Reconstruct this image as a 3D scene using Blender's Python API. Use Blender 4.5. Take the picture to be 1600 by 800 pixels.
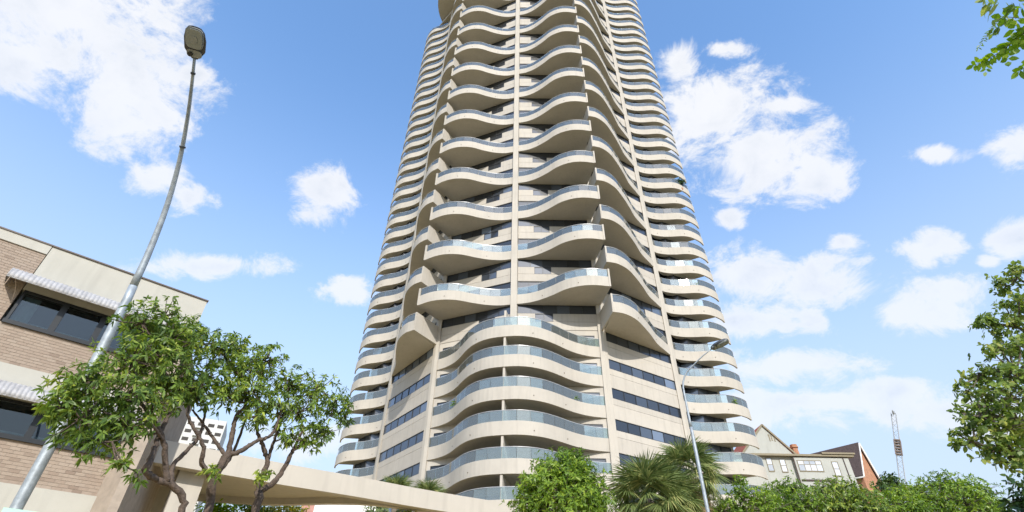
import bpy, math, random
import numpy as np
from mathutils import Vector, Matrix, Euler

random.seed(7)
RNG = np.random.default_rng(11)
scene = bpy.context.scene
for o in list(bpy.data.objects):
    bpy.data.objects.remove(o, do_unlink=True)
COL = scene.collection
R = math.radians

# ------------------------------------------------------------------ camera
EYE = 1.6
PITCH = R(37.564)
ROLL = R(0.9916)
FPX = 800.0                      # focal length in pixels of a 1600 wide picture
cam_d = bpy.data.cameras.new("camera")
cam_d.sensor_width = 36.0
cam_d.lens = 18.0
cam_d.clip_start = 0.1
cam_d.clip_end = 5000.0
cam = bpy.data.objects.new("camera", cam_d)
COL.objects.link(cam)
cam.matrix_world = (Matrix.Translation((0, 0, EYE)) @ Matrix.Rotation(math.pi / 2 + PITCH, 4, 'X')
                    @ Matrix.Rotation(ROLL, 4, 'Z'))
scene.camera = cam

# ------------------------------------------------------------------ sun, exposure
SUN_EL = R(33)
SUN_AZ = R(180 - 11)             # clockwise from +Y: behind the camera, a little to the right
sun_v = Vector((math.sin(SUN_AZ) * math.cos(SUN_EL), math.cos(SUN_AZ) * math.cos(SUN_EL), math.sin(SUN_EL)))
sl = bpy.data.lights.new("sun", 'SUN')
sl.energy = 2.0
sl.angle = R(0.8)
sl.color = (1.0, 0.95, 0.87)
so = bpy.data.objects.new("sun", sl)
so.rotation_euler = sun_v.to_track_quat('Z', 'Y').to_euler()
COL.objects.link(so)
scene.view_settings.view_transform = 'Standard'
scene.view_settings.look = 'None'
scene.view_settings.exposure = 1.40
scene.view_settings.gamma = 1.0
scene.view_settings.use_curve_mapping = False


def ray(u, v):
    """direction of a picture point (1600 x 800 grid)"""
    x, y = u - 800.0, v - 400.0
    c, s = math.cos(ROLL), math.sin(ROLL)
    xr, yr = x * c + y * s, -x * s + y * c
    return Vector((xr, FPX * math.cos(PITCH) + yr * math.sin(PITCH), FPX * math.sin(PITCH) - yr * math.cos(PITCH)))


def at(u, v, D):
    """world point seen at (u,v) at ground distance D"""
    r = ray(u, v)
    k = D / math.hypot(r.x, r.y)
    return Vector((r.x * k, r.y * k, r.z * k + EYE))


# ------------------------------------------------------------------ sky
world = bpy.data.worlds.new("World")
scene.world = world
world.use_nodes = True
wn, wl = world.node_tree.nodes, world.node_tree.links
wn.clear()
world.cycles.sampling_method = 'MANUAL'
world.cycles.sample_map_resolution = 512
SKY_STRENGTH = 0.15
CLOUDS = [  # u, v, half width px, half height px
    (110, 0, 210, 150), (40, 95, 190, 75), (205, 110, 140, 110), (215, 195, 95, 66), (300, 118, 50, 28),
    (248, 282, 58, 38), (292, 308, 50, 32), (513, 302, 56, 54), (340, 415, 120, 24), (545, 450, 56, 28),
    (1060, 98, 46, 38), (1128, 76, 46, 18), (1110, 190, 115, 95), (1180, 232, 135, 86), (1275, 282, 60, 50), (1230, 165, 56, 22),
    (1140, 342, 28, 18), (1320, 376, 34, 20), (1452, 384, 54, 36), (1545, 408, 22, 11), (1590, 225, 52, 46), (1590, 372, 54, 42), (1460, 240, 50, 18),
    (1170, 430, 95, 50), (1275, 448, 110, 52), (1180, 500, 115, 42), (1268, 497, 44, 28),
    (1440, 490, 110, 38), (1490, 455, 64, 30), (1230, 568, 145, 34), (1400, 612, 120, 30), (1250, 628, 190, 22), (1470, 645, 170, 46),
    (1130, 650, 220, 34), (480, 690, 100, 36),
]


def wnode(t, **kw):
    n = wn.new(t)
    for k, v in kw.items():
        setattr(n, k, v)
    return n


def wmath(op, a, b=None, clamp=False):
    n = wnode('ShaderNodeMath', operation=op, use_clamp=clamp)
    for i, x in enumerate((a, b)):
        if x is None:
            continue
        if isinstance(x, (int, float)):
            n.inputs[i].default_value = x
        else:
            wl.new(x, n.inputs[i])
    return n.outputs[0]


wout = wnode('ShaderNodeOutputWorld')
wbg = wnode('ShaderNodeBackground')
wl.new(wbg.outputs[0], wout.inputs[0])
wbg.inputs[1].default_value = SKY_STRENGTH
wsky = wnode('ShaderNodeTexSky', sky_type='NISHITA')
wsky.sun_disc = False
wsky.sun_elevation = SUN_EL
wsky.sun_rotation = SUN_AZ
wsky.altitude = 0
wsky.air_density = 1.0
wsky.dust_density = 0.6
wsky.ozone_density = 1.0
wco = wnode('ShaderNodeTexCoord')
wdir = wco.outputs['Generated']
field = None
for (u, v, hw, hh) in CLOUDS:
    c = ray(u, v).normalized()
    cx = ray(u + 1, v).normalized() - c
    cy = ray(u, v - 1).normalized() - c
    sx, sy = cx.length * hw, cy.length * hh
    ex = cx.normalized()
    ey = (cy - ex * cy.dot(ex)).normalized()
    sb = wnode('ShaderNodeVectorMath', operation='SUBTRACT')
    wl.new(wdir, sb.inputs[0]); sb.inputs[1].default_value = c
    q = None
    for ax in (ex / sx, ey / sy):
        dn = wnode('ShaderNodeVectorMath', operation='DOT_PRODUCT')
        wl.new(sb.outputs[0], dn.inputs[0]); dn.inputs[1].default_value = ax
        if q is None:
            q = wmath('MULTIPLY', dn.outputs['Value'], dn.outputs['Value'])
        else:
            n = wnode('ShaderNodeMath', operation='MULTIPLY_ADD')
            wl.new(dn.outputs['Value'], n.inputs[0]); wl.new(dn.outputs['Value'], n.inputs[1]); wl.new(q, n.inputs[2])
            q = n.outputs[0]
    if field is None:
        field = q
    else:
        n = wnode('ShaderNodeMath', operation='SMOOTH_MIN')
        wl.new(field, n.inputs[0]); wl.new(q, n.inputs[1]); n.inputs[2].default_value = 0.35
        field = n.outputs[0]
field = wmath('SUBTRACT', 1.0, wmath('SQRT', wmath('MAXIMUM', field, 0.0)))
field = wmath('MAXIMUM', field, -0.75)


def wnoise(scale, detail, rough, dist=0.0, off=0.0):
    m = wnode('ShaderNodeMapping')
    m.inputs['Location'].default_value = (off, off * 0.7, -off)
    m.inputs['Scale'].default_value = (1, 1, 1.35)
    wl.new(wdir, m.inputs[0])
    n = wnode('ShaderNodeTexNoise')
    n.inputs['Scale'].default_value = scale
    n.inputs['Detail'].default_value = detail
    n.inputs['Roughness'].default_value = rough
    n.inputs['Distortion'].default_value = dist
    wl.new(m.outputs[0], n.inputs['Vector'])
    return n.outputs['Fac']


nz = wnoise(11.0, 11, 0.68, 0.35)
nz2 = wnoise(4.0, 4, 0.5, 0.0, 3.1)
edge = wmath('ADD', field, wmath('MULTIPLY', wmath('SUBTRACT', nz, 0.5), 3.0))
mr = wnode('ShaderNodeMapRange', interpolation_type='SMOOTHSTEP')
wl.new(edge, mr.inputs[0])
mr.inputs[1].default_value = -0.05
mr.inputs[2].default_value = 0.60
alpha = mr.outputs[0]
# cloud brightness: white, softly greyer in their thick parts
def wnoise_up(dz):
    a = wnode('ShaderNodeVectorMath', operation='ADD')
    wl.new(wdir, a.inputs[0]); a.inputs[1].default_value = (0.01, 0, dz)
    n = wnode('ShaderNodeTexNoise')
    n.inputs['Scale'].default_value = 9.0
    n.inputs['Detail'].default_value = 5
    n.inputs['Roughness'].default_value = 0.55
    wl.new(a.outputs[0], n.inputs['Vector'])
    return n.outputs['Fac']


grad = wmath('SUBTRACT', wnoise_up(0.05), wnoise_up(0.0))
thick = wmath('MULTIPLY', wmath('SUBTRACT', edge, 0.35, True), 0.8, True)
shade = wmath('SUBTRACT', 1.0, wmath('MULTIPLY', wmath('ADD', grad, 0.10, True), wmath('MULTIPLY', thick, 3.2)))
cmix = wnode('ShaderNodeMix', data_type='RGBA')
wl.new(wmath('MULTIPLY', shade, 1.0, True), cmix.inputs[0])
cs = 1.0 / SKY_STRENGTH
cmix.inputs[6].default_value = (0.235 * cs, 0.26 * cs, 0.30 * cs, 1)
cmix.inputs[7].default_value = (0.375 * cs, 0.378 * cs, 0.388 * cs, 1)
# thin haze that whitens the sky towards the horizon, the same all round
sxyz = wnode('ShaderNodeSeparateXYZ')
wl.new(wdir, sxyz.inputs[0])
hz_ = wnode('ShaderNodeMapRange', interpolation_type='SMOOTHSTEP')
wl.new(sxyz.outputs[2], hz_.inputs[0])
hz_.inputs[1].default_value, hz_.inputs[2].default_value = 0.10, 0.85
hz_.inputs[3].default_value, hz_.inputs[4].default_value = 0.92, 0.0
sat = wnode('ShaderNodeHueSaturation')
sat.inputs['Saturation'].default_value = 1.15
wl.new(wsky.outputs[0], sat.inputs['Color'])
hmix = wnode('ShaderNodeMix', data_type='RGBA')
wl.new(hz_.outputs[0], hmix.inputs[0])
wl.new(sat.outputs[0], hmix.inputs[6])
hmix.inputs[7].default_value = (0.245 * cs, 0.285 * cs, 0.345 * cs, 1)
smix = wnode('ShaderNodeMix', data_type='RGBA')
wl.new(wmath('MULTIPLY', alpha, wmath('SUBTRACT', 0.94, wmath('MULTIPLY', hz_.outputs[0], 0.36))), smix.inputs[0])
wl.new(hmix.outputs[2], smix.inputs[6])
wl.new(cmix.outputs[2], smix.inputs[7])
wl.new(smix.outputs[2], wbg.inputs[0])


# ------------------------------------------------------------------ materials
def new_mat(name):
    m = bpy.data.materials.new(name)
    m.use_nodes = True
    nt = m.node_tree
    return m, nt.nodes, nt.links, nt.nodes['Principled BSDF']


def surf(name, c, rough=0.7, var=0.12, scale=1.2, streak=0.0, bump=0.0, bscale=30.0, metal=0.0, spec=0.4, objrand=0.0):
    """plain surface with cloudy colour variation, optional vertical weather streaks and fine relief"""
    m, n, l, p = new_mat(name)
    g = n.new('ShaderNodeNewGeometry')
    t = n.new('ShaderNodeTexNoise')
    t.inputs['Scale'].default_value = scale
    t.inputs['Detail'].default_value = 6
    t.inputs['Roughness'].default_value = 0.65
    l.new(g.outputs['Position'], t.inputs['Vector'])
    mr = n.new('ShaderNodeMapRange')
    mr.inputs[1].default_value, mr.inputs[2].default_value = 0.3, 0.7
    mr.inputs[3].default_value, mr.inputs[4].default_value = 1 - var, 1 + var * 0.6
    l.new(t.outputs['Fac'], mr.inputs[0])
    val = mr.outputs[0]
    if streak:
        mp = n.new('ShaderNodeMapping')
        mp.inputs['Scale'].default_value = (2.2, 2.2, 0.22)
        l.new(g.outputs['Position'], mp.inputs[0])
        t2 = n.new('ShaderNodeTexNoise')
        t2.inputs['Scale'].default_value = 1.6
        t2.inputs['Detail'].default_value = 5
        l.new(mp.outputs[0], t2.inputs['Vector'])
        m2 = n.new('ShaderNodeMapRange')
        m2.inputs[1].default_value, m2.inputs[2].default_value = 0.5, 0.72
        m2.inputs[3].default_value, m2.inputs[4].default_value = 1.0, 1 - streak
        l.new(t2.outputs['Fac'], m2.inputs[0])
        mu = n.new('ShaderNodeMath'); mu.operation = 'MULTIPLY'
        l.new(val, mu.inputs[0]); l.new(m2.outputs[0], mu.inputs[1])
        val = mu.outputs[0]
    if objrand:
        oi = n.new('ShaderNodeObjectInfo')
        m3 = n.new('ShaderNodeMapRange')
        m3.inputs[3].default_value, m3.inputs[4].default_value = 1 - objrand, 1 + objrand * 0.5
        l.new(oi.outputs['Random'], m3.inputs[0])
        mu = n.new('ShaderNodeMath'); mu.operation = 'MULTIPLY'
        l.new(val, mu.inputs[0]); l.new(m3.outputs[0], mu.inputs[1])
        val = mu.outputs[0]
    vm = n.new('ShaderNodeVectorMath'); vm.operation = 'SCALE'
    vm.inputs[0].default_value = c
    l.new(val, vm.inputs['Scale'])
    l.new(vm.outputs[0], p.inputs['Base Color'])
    p.inputs['Roughness'].default_value = rough
    p.inputs['Metallic'].default_value = metal
    p.inputs['Specular IOR Level'].default_value = spec
    if bump:
        t3 = n.new('ShaderNodeTexNoise')
        t3.inputs['Scale'].default_value = bscale
        t3.inputs['Detail'].default_value = 4
        l.new(g.outputs['Position'], t3.inputs['Vector'])
        b = n.new('ShaderNodeBump')
        b.inputs['Strength'].default_value = bump
        b.inputs['Distance'].default_value = 0.02
        l.new(t3.outputs['Fac'], b.inputs['Height'])
        l.new(b.outputs[0], p.inputs['Normal'])
    return m


def pane_mat(name, tint, refl, rough=0.02, rand=0.6):
    """dark window pane: dim room behind plus sky reflection"""
    m, n, l, p = new_mat(name)
    oi = n.new('ShaderNodeObjectInfo')
    if rand:      # rooms differ: most dark, some with pale curtains or blinds drawn
        cr = n.new('ShaderNodeValToRGB')
        cr.color_ramp.interpolation = 'CONSTANT'
        e = cr.color_ramp.elements
        e[0].position, e[0].color = 0.0, (*[x * 0.6 for x in tint], 1)
        e[1].position, e[1].color = 0.3, (*tint, 1)
        for ps, k in ((0.55, 1.7), (0.70, 2.6), (0.84, 4.2), (0.93, 6.5)):
            x = e.new(ps); x.color = (*[min(0.5, q * (1 + (k - 1) * rand)) for q in tint], 1)
        l.new(oi.outputs['Random'], cr.inputs[0])
        l.new(cr.outputs[0], p.inputs['Base Color'])
    else:
        p.inputs['Base Color'].default_value = (*tint, 1)
    p.inputs['Roughness'].default_value = 0.5
    gl = n.new('ShaderNodeBsdfGlossy')
    gl.inputs['Roughness'].default_value = rough
    gl.inputs['Color'].default_value = (0.68, 0.80, 1.0, 1)
    fr = n.new('ShaderNodeFresnel')
    fr.inputs['IOR'].default_value = 1.5
    ma = n.new('ShaderNodeMath'); ma.operation = 'ADD'; ma.use_clamp = True
    l.new(fr.outputs[0], ma.inputs[0]); ma.inputs[1].default_value = refl
    mx = n.new('ShaderNodeMixShader')
    l.new(ma.outputs[0], mx.inputs[0])
    l.new(p.outputs[0], mx.inputs[1])
    l.new(gl.outputs[0], mx.inputs[2])
    l.new(mx.outputs[0], n['Material Output'].inputs[0])
    return m


def clear_glass(name, tint, refl, rough=0.01, sky_sheen=None, sky_sheen_fac=0.0):
    m, n, l, p = new_mat(name)
    n.remove(p)
    tr = n.new('ShaderNodeBsdfTransparent')
    tr.inputs[0].default_value = (*tint, 1)
    gl = n.new('ShaderNodeBsdfGlossy')
    gl.inputs['Roughness'].default_value = rough
    fr = n.new('ShaderNodeFresnel')
    fr.inputs['IOR'].default_value = 1.5
    ma = n.new('ShaderNodeMath'); ma.operation = 'ADD'; ma.use_clamp = True
    l.new(fr.outputs[0], ma.inputs[0]); ma.inputs[1].default_value = refl
    mx = n.new('ShaderNodeMixShader')
    l.new(ma.outputs[0], mx.inputs[0])
    src = tr
    if sky_sheen:      # pale diffuse mix: bright sky reflection painted into the glass colour
        df = n.new('ShaderNodeBsdfDiffuse'); df.inputs[0].default_value = (*sky_sheen, 1)
        m2 = n.new('ShaderNodeMixShader'); m2.inputs[0].default_value = sky_sheen_fac
        l.new(tr.outputs[0], m2.inputs[1]); l.new(df.outputs[0], m2.inputs[2])
        src = m2
    l.new(src.outputs[0], mx.inputs[1])
    l.new(gl.outputs[0], mx.inputs[2])
    l.new(mx.outputs[0], n['Material Output'].inputs[0])
    return m


def leaf_mat(name, dark, light, young, transl=0.35):
    m, n, l, p = new_mat(name)
    a = n.new('ShaderNodeAttribute')
    a.attribute_name = 'var'
    cr = n.new('ShaderNodeValToRGB')
    e = cr.color_ramp.elements
    e[0].position, e[0].color = 0.0, (*dark, 1)
    e[1].position, e[1].color = 0.65, (*light, 1)
    x = cr.color_ramp.elements.new(1.0); x.color = (*young, 1)
    l.new(a.outputs['Fac'], cr.inputs[0])
    l.new(cr.outputs[0], p.inputs['Base Color'])
    p.inputs['Roughness'].default_value = 0.42
    p.inputs['Specular IOR Level'].default_value = 0.35
    t = n.new('ShaderNodeBsdfTranslucent')
    hs = n.new('ShaderNodeHueSaturation')
    hs.inputs['Saturation'].default_value = 1.1
    hs.inputs['Value'].default_value = 1.5
    l.new(cr.outputs[0], hs.inputs['Color'])
    l.new(hs.outputs[0], t.inputs[0])
    mx = n.new('ShaderNodeMixShader')
    mx.inputs[0].default_value = transl
    l.new(p.outputs[0], mx.inputs[1])
    l.new(t.outputs[0], mx.inputs[2])
    l.new(mx.outputs[0], n['Material Output'].inputs[0])
    return m


M = {}
M['paint'] = surf('cream_painted_concrete', (0.445, 0.410, 0.352), 0.8, 0.08, 0.45, 0.09, 0.06, 60, objrand=0.035)
M['paint_panel'] = surf('cream_wall_panel', (0.445, 0.410, 0.355), 0.8, 0.07, 0.6, 0.10, 0.05, 60, objrand=0.07)
M['core'] = surf('dim_room', (0.06, 0.055, 0.05), 0.9, 0.2, 0.4)
M['frame'] = surf('dark_aluminium', (0.025, 0.027, 0.03), 0.45, 0.1, 3)
M['rail'] = surf('rail_metal', (0.50, 0.51, 0.52), 0.35, 0.1, 3, metal=0.3)
M['drain'] = surf('drain_spout', (0.16, 0.13, 0.1), 0.7)
M['pane'] = pane_mat('window_glass', (0.020, 0.026, 0.036), 0.01, 0.02, 1.0)
M['dpane'] = pane_mat('door_glass', (0.016, 0.018, 0.021), 0.0, 0.02, 0.0)
M['balglass'] = clear_glass('balustrade_glass', (0.78, 0.88, 0.88), 0.10, 0.03, (0.52, 0.60, 0.60), 0.15)
M['screen'] = surf('white_screen', (0.85, 0.85, 0.83), 0.6, 0.03)
M['render'] = surf('cream_render', (0.415, 0.402, 0.352), 0.85, 0.07, 0.9, 0.10, 0.08, 40)
M['mortar'] = surf('mortar', (0.30, 0.25, 0.20), 0.95, 0.15, 8, 0, 0.2, 120)
M['awning'] = surf('grey_awning_sheet', (0.36, 0.355, 0.355), 0.6, 0.25, 7, 0.15)
M['blackframe'] = surf('black_window_frame', (0.02, 0.022, 0.024), 0.35, 0.1, 4)
M['winclear'] = clear_glass('window_clear_glass', (0.55, 0.62, 0.62), 0.05)
M['roomwall'] = surf('room_wall', (0.16, 0.18, 0.18), 0.9, 0.1)
M['blind'] = surf('white_blind', (0.62, 0.68, 0.70), 0.8, 0.06, 3)
M['capmetal'] = surf('roof_cap', (0.10, 0.08, 0.07), 0.5, 0.1)
M['sidewall'] = surf('ribbed_brown_wall', (0.31, 0.26, 0.21), 0.9, 0.2, 3)
M['galv'] = surf('galvanised_steel', (0.34, 0.38, 0.41), 0.5, 0.3, 9, 0.15, 0.05, 40, metal=0.35)
M['darkmetal'] = surf('dark_lamp_metal', (0.07, 0.075, 0.085), 0.45, 0.2, 6, metal=0.3)
M['lens'] = pane_mat('lamp_lens', (0.17, 0.19, 0.19), 0.05, 0.15, 0.0)
M['reflector'] = surf('lamp_reflector', (0.27, 0.29, 0.29), 0.4, 0.2, 20)
M['signgreen'] = surf('sign_plate', (0.45, 0.66, 0.58), 0.5, 0.05)
M['bark'] = surf('brown_bark', (0.105, 0.078, 0.06), 0.95, 0.55, 16, 0.0, 1.0, 45)
M['bark2'] = surf('grey_bark', (0.17, 0.14, 0.11), 0.9, 0.4, 8, 0.0, 0.6, 20)
M['leafA'] = leaf_mat('glossy_leaf', (0.05, 0.095, 0.022), (0.155, 0.235, 0.036), (0.35, 0.40, 0.06))
M['leafB'] = leaf_mat('round_leaf', (0.085, 0.14, 0.035), (0.22, 0.30, 0.06), (0.40, 0.41, 0.10), 0.45)
M['leafC'] = leaf_mat('fig_leaf', (0.06, 0.115, 0.02), (0.165, 0.265, 0.03), (0.31, 0.40, 0.05), 0.38)
M['leafE'] = leaf_mat('bright_leaf', (0.09, 0.17, 0.025), (0.20, 0.32, 0.03), (0.33, 0.42, 0.05), 0.55)
M['leafD'] = leaf_mat('dark_leaf', (0.015, 0.04, 0.012), (0.045, 0.09, 0.02), (0.09, 0.14, 0.03), 0.2)
M['palm'] = leaf_mat('palm_blade', (0.06, 0.10, 0.03), (0.19, 0.235, 0.075), (0.44, 0.41, 0.17), 0.25)
M['palmdead'] = leaf_mat('dry_palm_blade', (0.20, 0.125, 0.06), (0.33, 0.24, 0.12), (0.42, 0.33, 0.19), 0.2)
M['yellowleaf'] = leaf_mat('yellow_leaf', (0.12, 0.15, 0.02), (0.30, 0.30, 0.03), (0.50, 0.42, 0.03))
M['asphalt'] = surf('asphalt', (0.055, 0.055, 0.057), 0.9, 0.2, 2, 0, 0.3, 60)
M['paving'] = surf('warm_bounce_paving', (0.54, 0.40, 0.18), 0.9, 0.15, 0.7, 0, 0.1, 20)  # unseen paving, colour warmed to bounce tan light onto the soffits
M['ground'] = surf('warm_bounce_ground', (0.33, 0.26, 0.12), 0.95, 0.25, 0.1)  # yellowed so the light it throws upward turns warmer
M['kerb'] = surf('kerb_concrete', (0.38, 0.36, 0.33), 0.9, 0.15, 3)
M['line'] = surf('road_paint', (0.75, 0.75, 0.72), 0.7, 0.1, 6)
M['sage'] = surf('sage_painted_wall', (0.365, 0.372, 0.342), 0.85, 0.06, 0.8, 0.08)
M['trim'] = surf('stone_trim', (0.22, 0.19, 0.13), 0.8, 0.1, 2)
M['whitetrim'] = surf('white_trim', (0.78, 0.77, 0.74), 0.7, 0.05, 2)
M['tilered'] = surf('red_tile', (0.44, 0.11, 0.06), 0.85, 0.25, 5)
M['tiledark'] = surf('dark_tile', (0.085, 0.062, 0.058), 0.9, 0.35, 4, 0, 0.3, 12)
M['brickorange'] = surf('orange_brick', (0.38, 0.195, 0.115), 0.9, 0.3, 3)
M['brickpink'] = surf('pink_brick', (0.42, 0.22, 0.18), 0.9, 0.2, 3)
M['housepane'] = pane_mat('house_window', (0.50, 0.53, 0.56), 0.1, 0.05, 0.2)
M['steelgrey'] = surf('mast_steel', (0.34, 0.36, 0.38), 0.6, 0.1, 2)
M['rust'] = surf('mast_cage', (0.20, 0.15, 0.12), 0.7, 0.3, 2)
M['farwhite'] = surf('far_white_wall', (0.52, 0.52, 0.50), 0.9, 0.05, 0.3)
M['pot'] = surf('terracotta_pot', (0.35, 0.17, 0.1), 0.8)


def brick_mat():
    m, n, l, p = new_mat('tan_brick')
    a = n.new('ShaderNodeAttribute'); a.attribute_name = 'var'
    oi = n.new('ShaderNodeObjectInfo')
    ad = n.new('ShaderNodeMath'); ad.operation = 'ADD'
    l.new(a.outputs['Fac'], ad.inputs[0]); l.new(oi.outputs['Random'], ad.inputs[1])
    fr = n.new('ShaderNodeMath'); fr.operation = 'FRACT'
    l.new(ad.outputs[0], fr.inputs[0])
    cr = n.new('ShaderNodeValToRGB')
    e = cr.color_ramp.elements
    e[0].position, e[0].color = 0.0, (0.275, 0.215, 0.165, 1)
    e[1].position, e[1].color = 1.0, (0.325, 0.262, 0.207, 1)
    x = e.new(0.04); x.color = (0.225, 0.17, 0.13, 1)
    x = e.new(0.08); x.color = (0.285, 0.222, 0.172, 1)
    x = e.new(0.6); x.color = (0.308, 0.244, 0.19, 1)
    l.new(fr.outputs[0], cr.inputs[0])
    g = n.new('ShaderNodeNewGeometry')
    t = n.new('ShaderNodeTexNoise'); t.inputs['Scale'].default_value = 14; t.inputs['Detail'].default_value = 5
    l.new(g.outputs['Position'], t.inputs['Vector'])
    mr = n.new('ShaderNodeMapRange'); mr.inputs[3].default_value = 0.84; mr.inputs[4].default_value = 1.1
    l.new(t.outputs['Fac'], mr.inputs[0])
    vm = n.new('ShaderNodeVectorMath'); vm.operation = 'SCALE'
    l.new(cr.outputs[0], vm.inputs[0]); l.new(mr.outputs[0], vm.inputs['Scale'])
    l.new(vm.outputs[0], p.inputs['Base Color'])
    p.inputs['Roughness'].default_value = 0.9
    return m


M['brick'] = brick_mat()


# ------------------------------------------------------------------ mesh helpers
class MB:
    def __init__(s):
        s.v, s.f, s.m = [], [], []

    def poly(s, pts, faces, mi=0):
        b = len(s.v)
        s.v += [tuple(p) for p in pts]
        for f in faces:
            s.f.append([b + i for i in f]); s.m.append(mi)
        return s

    def box(s, x0, x1, y0, y1, z0, z1, mi=0):
        p = [(x0, y0, z0), (x1, y0, z0), (x1, y1, z0), (x0, y1, z0), (x0, y0, z1), (x1, y0, z1), (x1, y1, z1), (x0, y1, z1)]
        s.poly(p, [(0, 3, 2, 1), (4, 5, 6, 7), (0, 1, 5, 4), (1, 2, 6, 5), (2, 3, 7, 6), (3, 0, 4, 7)], mi)
        return s

    def prism(s, pts, z0, z1, mi=0):
        """pts counter-clockwise seen from above"""
        n = len(pts)
        p = [(x, y, z0) for x, y in pts] + [(x, y, z1) for x, y in pts]
        f = [tuple(range(n - 1, -1, -1)), tuple(range(n, 2 * n))] + [(i, (i + 1) % n, n + (i + 1) % n, n + i) for i in range(n)]
        s.poly(p, f, mi)
        return s

    def beam(s, a, b, w, h, mi=0):
        """bar with rectangular section between two points"""
        a, b = Vector(a), Vector(b)
        d = (b - a).normalized()
        up = Vector((0, 0, 1)) if abs(d.z) < 0.95 else Vector((1, 0, 0))
        x = d.cross(up).normalized() * (w / 2)
        y = x.cross(d).normalized() * (h / 2)
        p = [a - x - y, a + x - y, a + x + y, a - x + y, b - x - y, b + x - y, b + x + y, b - x + y]
        s.poly(p, [(0, 1, 2, 3), (7, 6, 5, 4), (0, 4, 5, 1), (1, 5, 6, 2), (2, 6, 7, 3), (3, 7, 4, 0)], mi)
        return s

    def tube(s, path, radii, n=8, mi=0, caps=True):
        path = [Vector(p) for p in path]
        if isinstance(radii, (int, float)):
            radii = [radii] * len(path)
        b = len(s.v)
        ref = None
        for i, p in enumerate(path):
            d = (path[min(i + 1, len(path) - 1)] - path[max(i - 1, 0)])
            d = d.normalized() if d.length > 1e-9 else Vector((0, 0, 1))
            if ref is None:
                ref = Vector((1, 0, 0)) if abs(d.x) < 0.9 else Vector((0, 1, 0))
            x = (ref - d * ref.dot(d)).normalized()
            ref = x
            y = d.cross(x)
            for k in range(n):
                a = 2 * math.pi * k / n
                s.v.append(tuple(p + (x * math.cos(a) + y * math.sin(a)) * radii[i]))
        for i in range(len(path) - 1):
            for k in range(n):
                k2 = (k + 1) % n
                s.f.append([b + i * n + k, b + i * n + k2, b + (i + 1) * n + k2, b + (i + 1) * n + k]); s.m.append(mi)
        if caps:
            s.f.append([b + k for k in range(n - 1, -1, -1)]); s.m.append(mi)
            e = b + (len(path) - 1) * n
            s.f.append([e + k for k in range(n)]); s.m.append(mi)
        return s

    def mesh(s, name, mats, smooth=False):
        me = bpy.data.meshes.new(name)
        me.from_pydata(s.v, [], s.f)
        for m in (mats if isinstance(mats, (list, tuple)) else [mats]):
            me.materials.append(m)
        me.polygons.foreach_set('material_index', s.m)
        if smooth:
            me.polygons.foreach_set('use_smooth', [True] * len(me.polygons))
        me.update()
        return me

    def obj(s, name, mats, parent=None, loc=(0, 0, 0), rot=(0, 0, 0), smooth=False):
        return inst(name, s.mesh(name, mats, smooth), parent, loc, rot)


def inst(name, me, parent=None, loc=(0, 0, 0), rot=(0, 0, 0), scale=None):
    o = bpy.data.objects.new(name, me)
    COL.objects.link(o)
    o.location = loc
    o.rotation_euler = rot
    if scale is not None:
        o.scale = scale
    o.parent = parent
    return o


def tag(o, label=None, cat=None, group=None, kind=None):
    if label: o['label'] = label
    if cat: o['category'] = cat
    if group: o['group'] = group
    if kind: o['kind'] = kind
    return o


def thing(name, label, cat, loc=(0, 0, 0), rz=0.0, group=None):
    o = inst(name, None, None, loc, (0, 0, rz))
    o.empty_display_size = 0.3
    return tag(o, label, cat, group)


def smooth_curve(pts, n):
    """points along a Catmull-Rom curve at even spacing"""
    P = [np.array(p, float) for p in pts]
    P = [2 * P[0] - P[1]] + P + [2 * P[-1] - P[-2]]
    out = []
    for i in range(1, len(P) - 2):
        for t in np.linspace(0, 1, 24, endpoint=False):
            a, b, c, d = P[i - 1], P[i], P[i + 1], P[i + 2]
            out.append(0.5 * ((2 * b) + (-a + c) * t + (2 * a - 5 * b + 4 * c - d) * t * t + (-a + 3 * b - 3 * c + d) * t ** 3))
    out.append(P[-2])
    return resample(out, n)


def resample(pts, n):
    pts = np.array(pts, float)
    L = np.r_[0, np.cumsum(np.linalg.norm(np.diff(pts, axis=0), axis=1))]
    s = np.linspace(0, L[-1], n)
    return np.stack([np.interp(s, L, pts[:, k]) for k in range(pts.shape[1])], 1)


# ------------------------------------------------------------------ ground, road, pavement
def structure(o):
    o['kind'] = 'structure'
    return o


mb = MB(); mb.poly([(-1500, -1500, 0), (1500, -1500, 0), (1500, 1500, 0), (-1500, 1500, 0)], [(0, 1, 2, 3)])
structure(mb.obj('ground', M['ground']))
# street crosses in front of the camera, from left to right
sd = Vector((math.sin(R(48)), math.cos(R(48)), 0)); sn = Vector((-sd.y, sd.x, 0))
def street_pt(a, b, z): p = sd * a + sn * b; return (p.x, p.y, z)
def strip(name, b0, b1, z, mat, a0=-120, a1=120):
    m = MB(); m.poly([street_pt(a0, b0, z), street_pt(a1, b0, z), street_pt(a1, b1, z), street_pt(a0, b1, z)], [(0, 1, 2, 3)])
    return structure(m.obj(name, mat))
strip('road', -9.0, 6.0, 0.008, M['asphalt'])
strip('centre_line', -1.6, -1.45, 0.012, M['line'])
m = MB(); m.poly([street_pt(-120, 6.2, 0.128), street_pt(120, 6.2, 0.128), street_pt(120, 70, 0.128), street_pt(-120, 70, 0.128)], [(0, 1, 2, 3)])
structure(m.obj('pavement', M['paving']))
m = MB()
pk = [street_pt(-120, 6.0, 0), street_pt(120, 6.0, 0), street_pt(120, 6.2, 0), street_pt(-120, 6.2, 0)]
m.prism([(p[0], p[1]) for p in pk], 0.0, 0.132)
structure(m.obj('kerb', M['kerb']))
m = MB()
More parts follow.
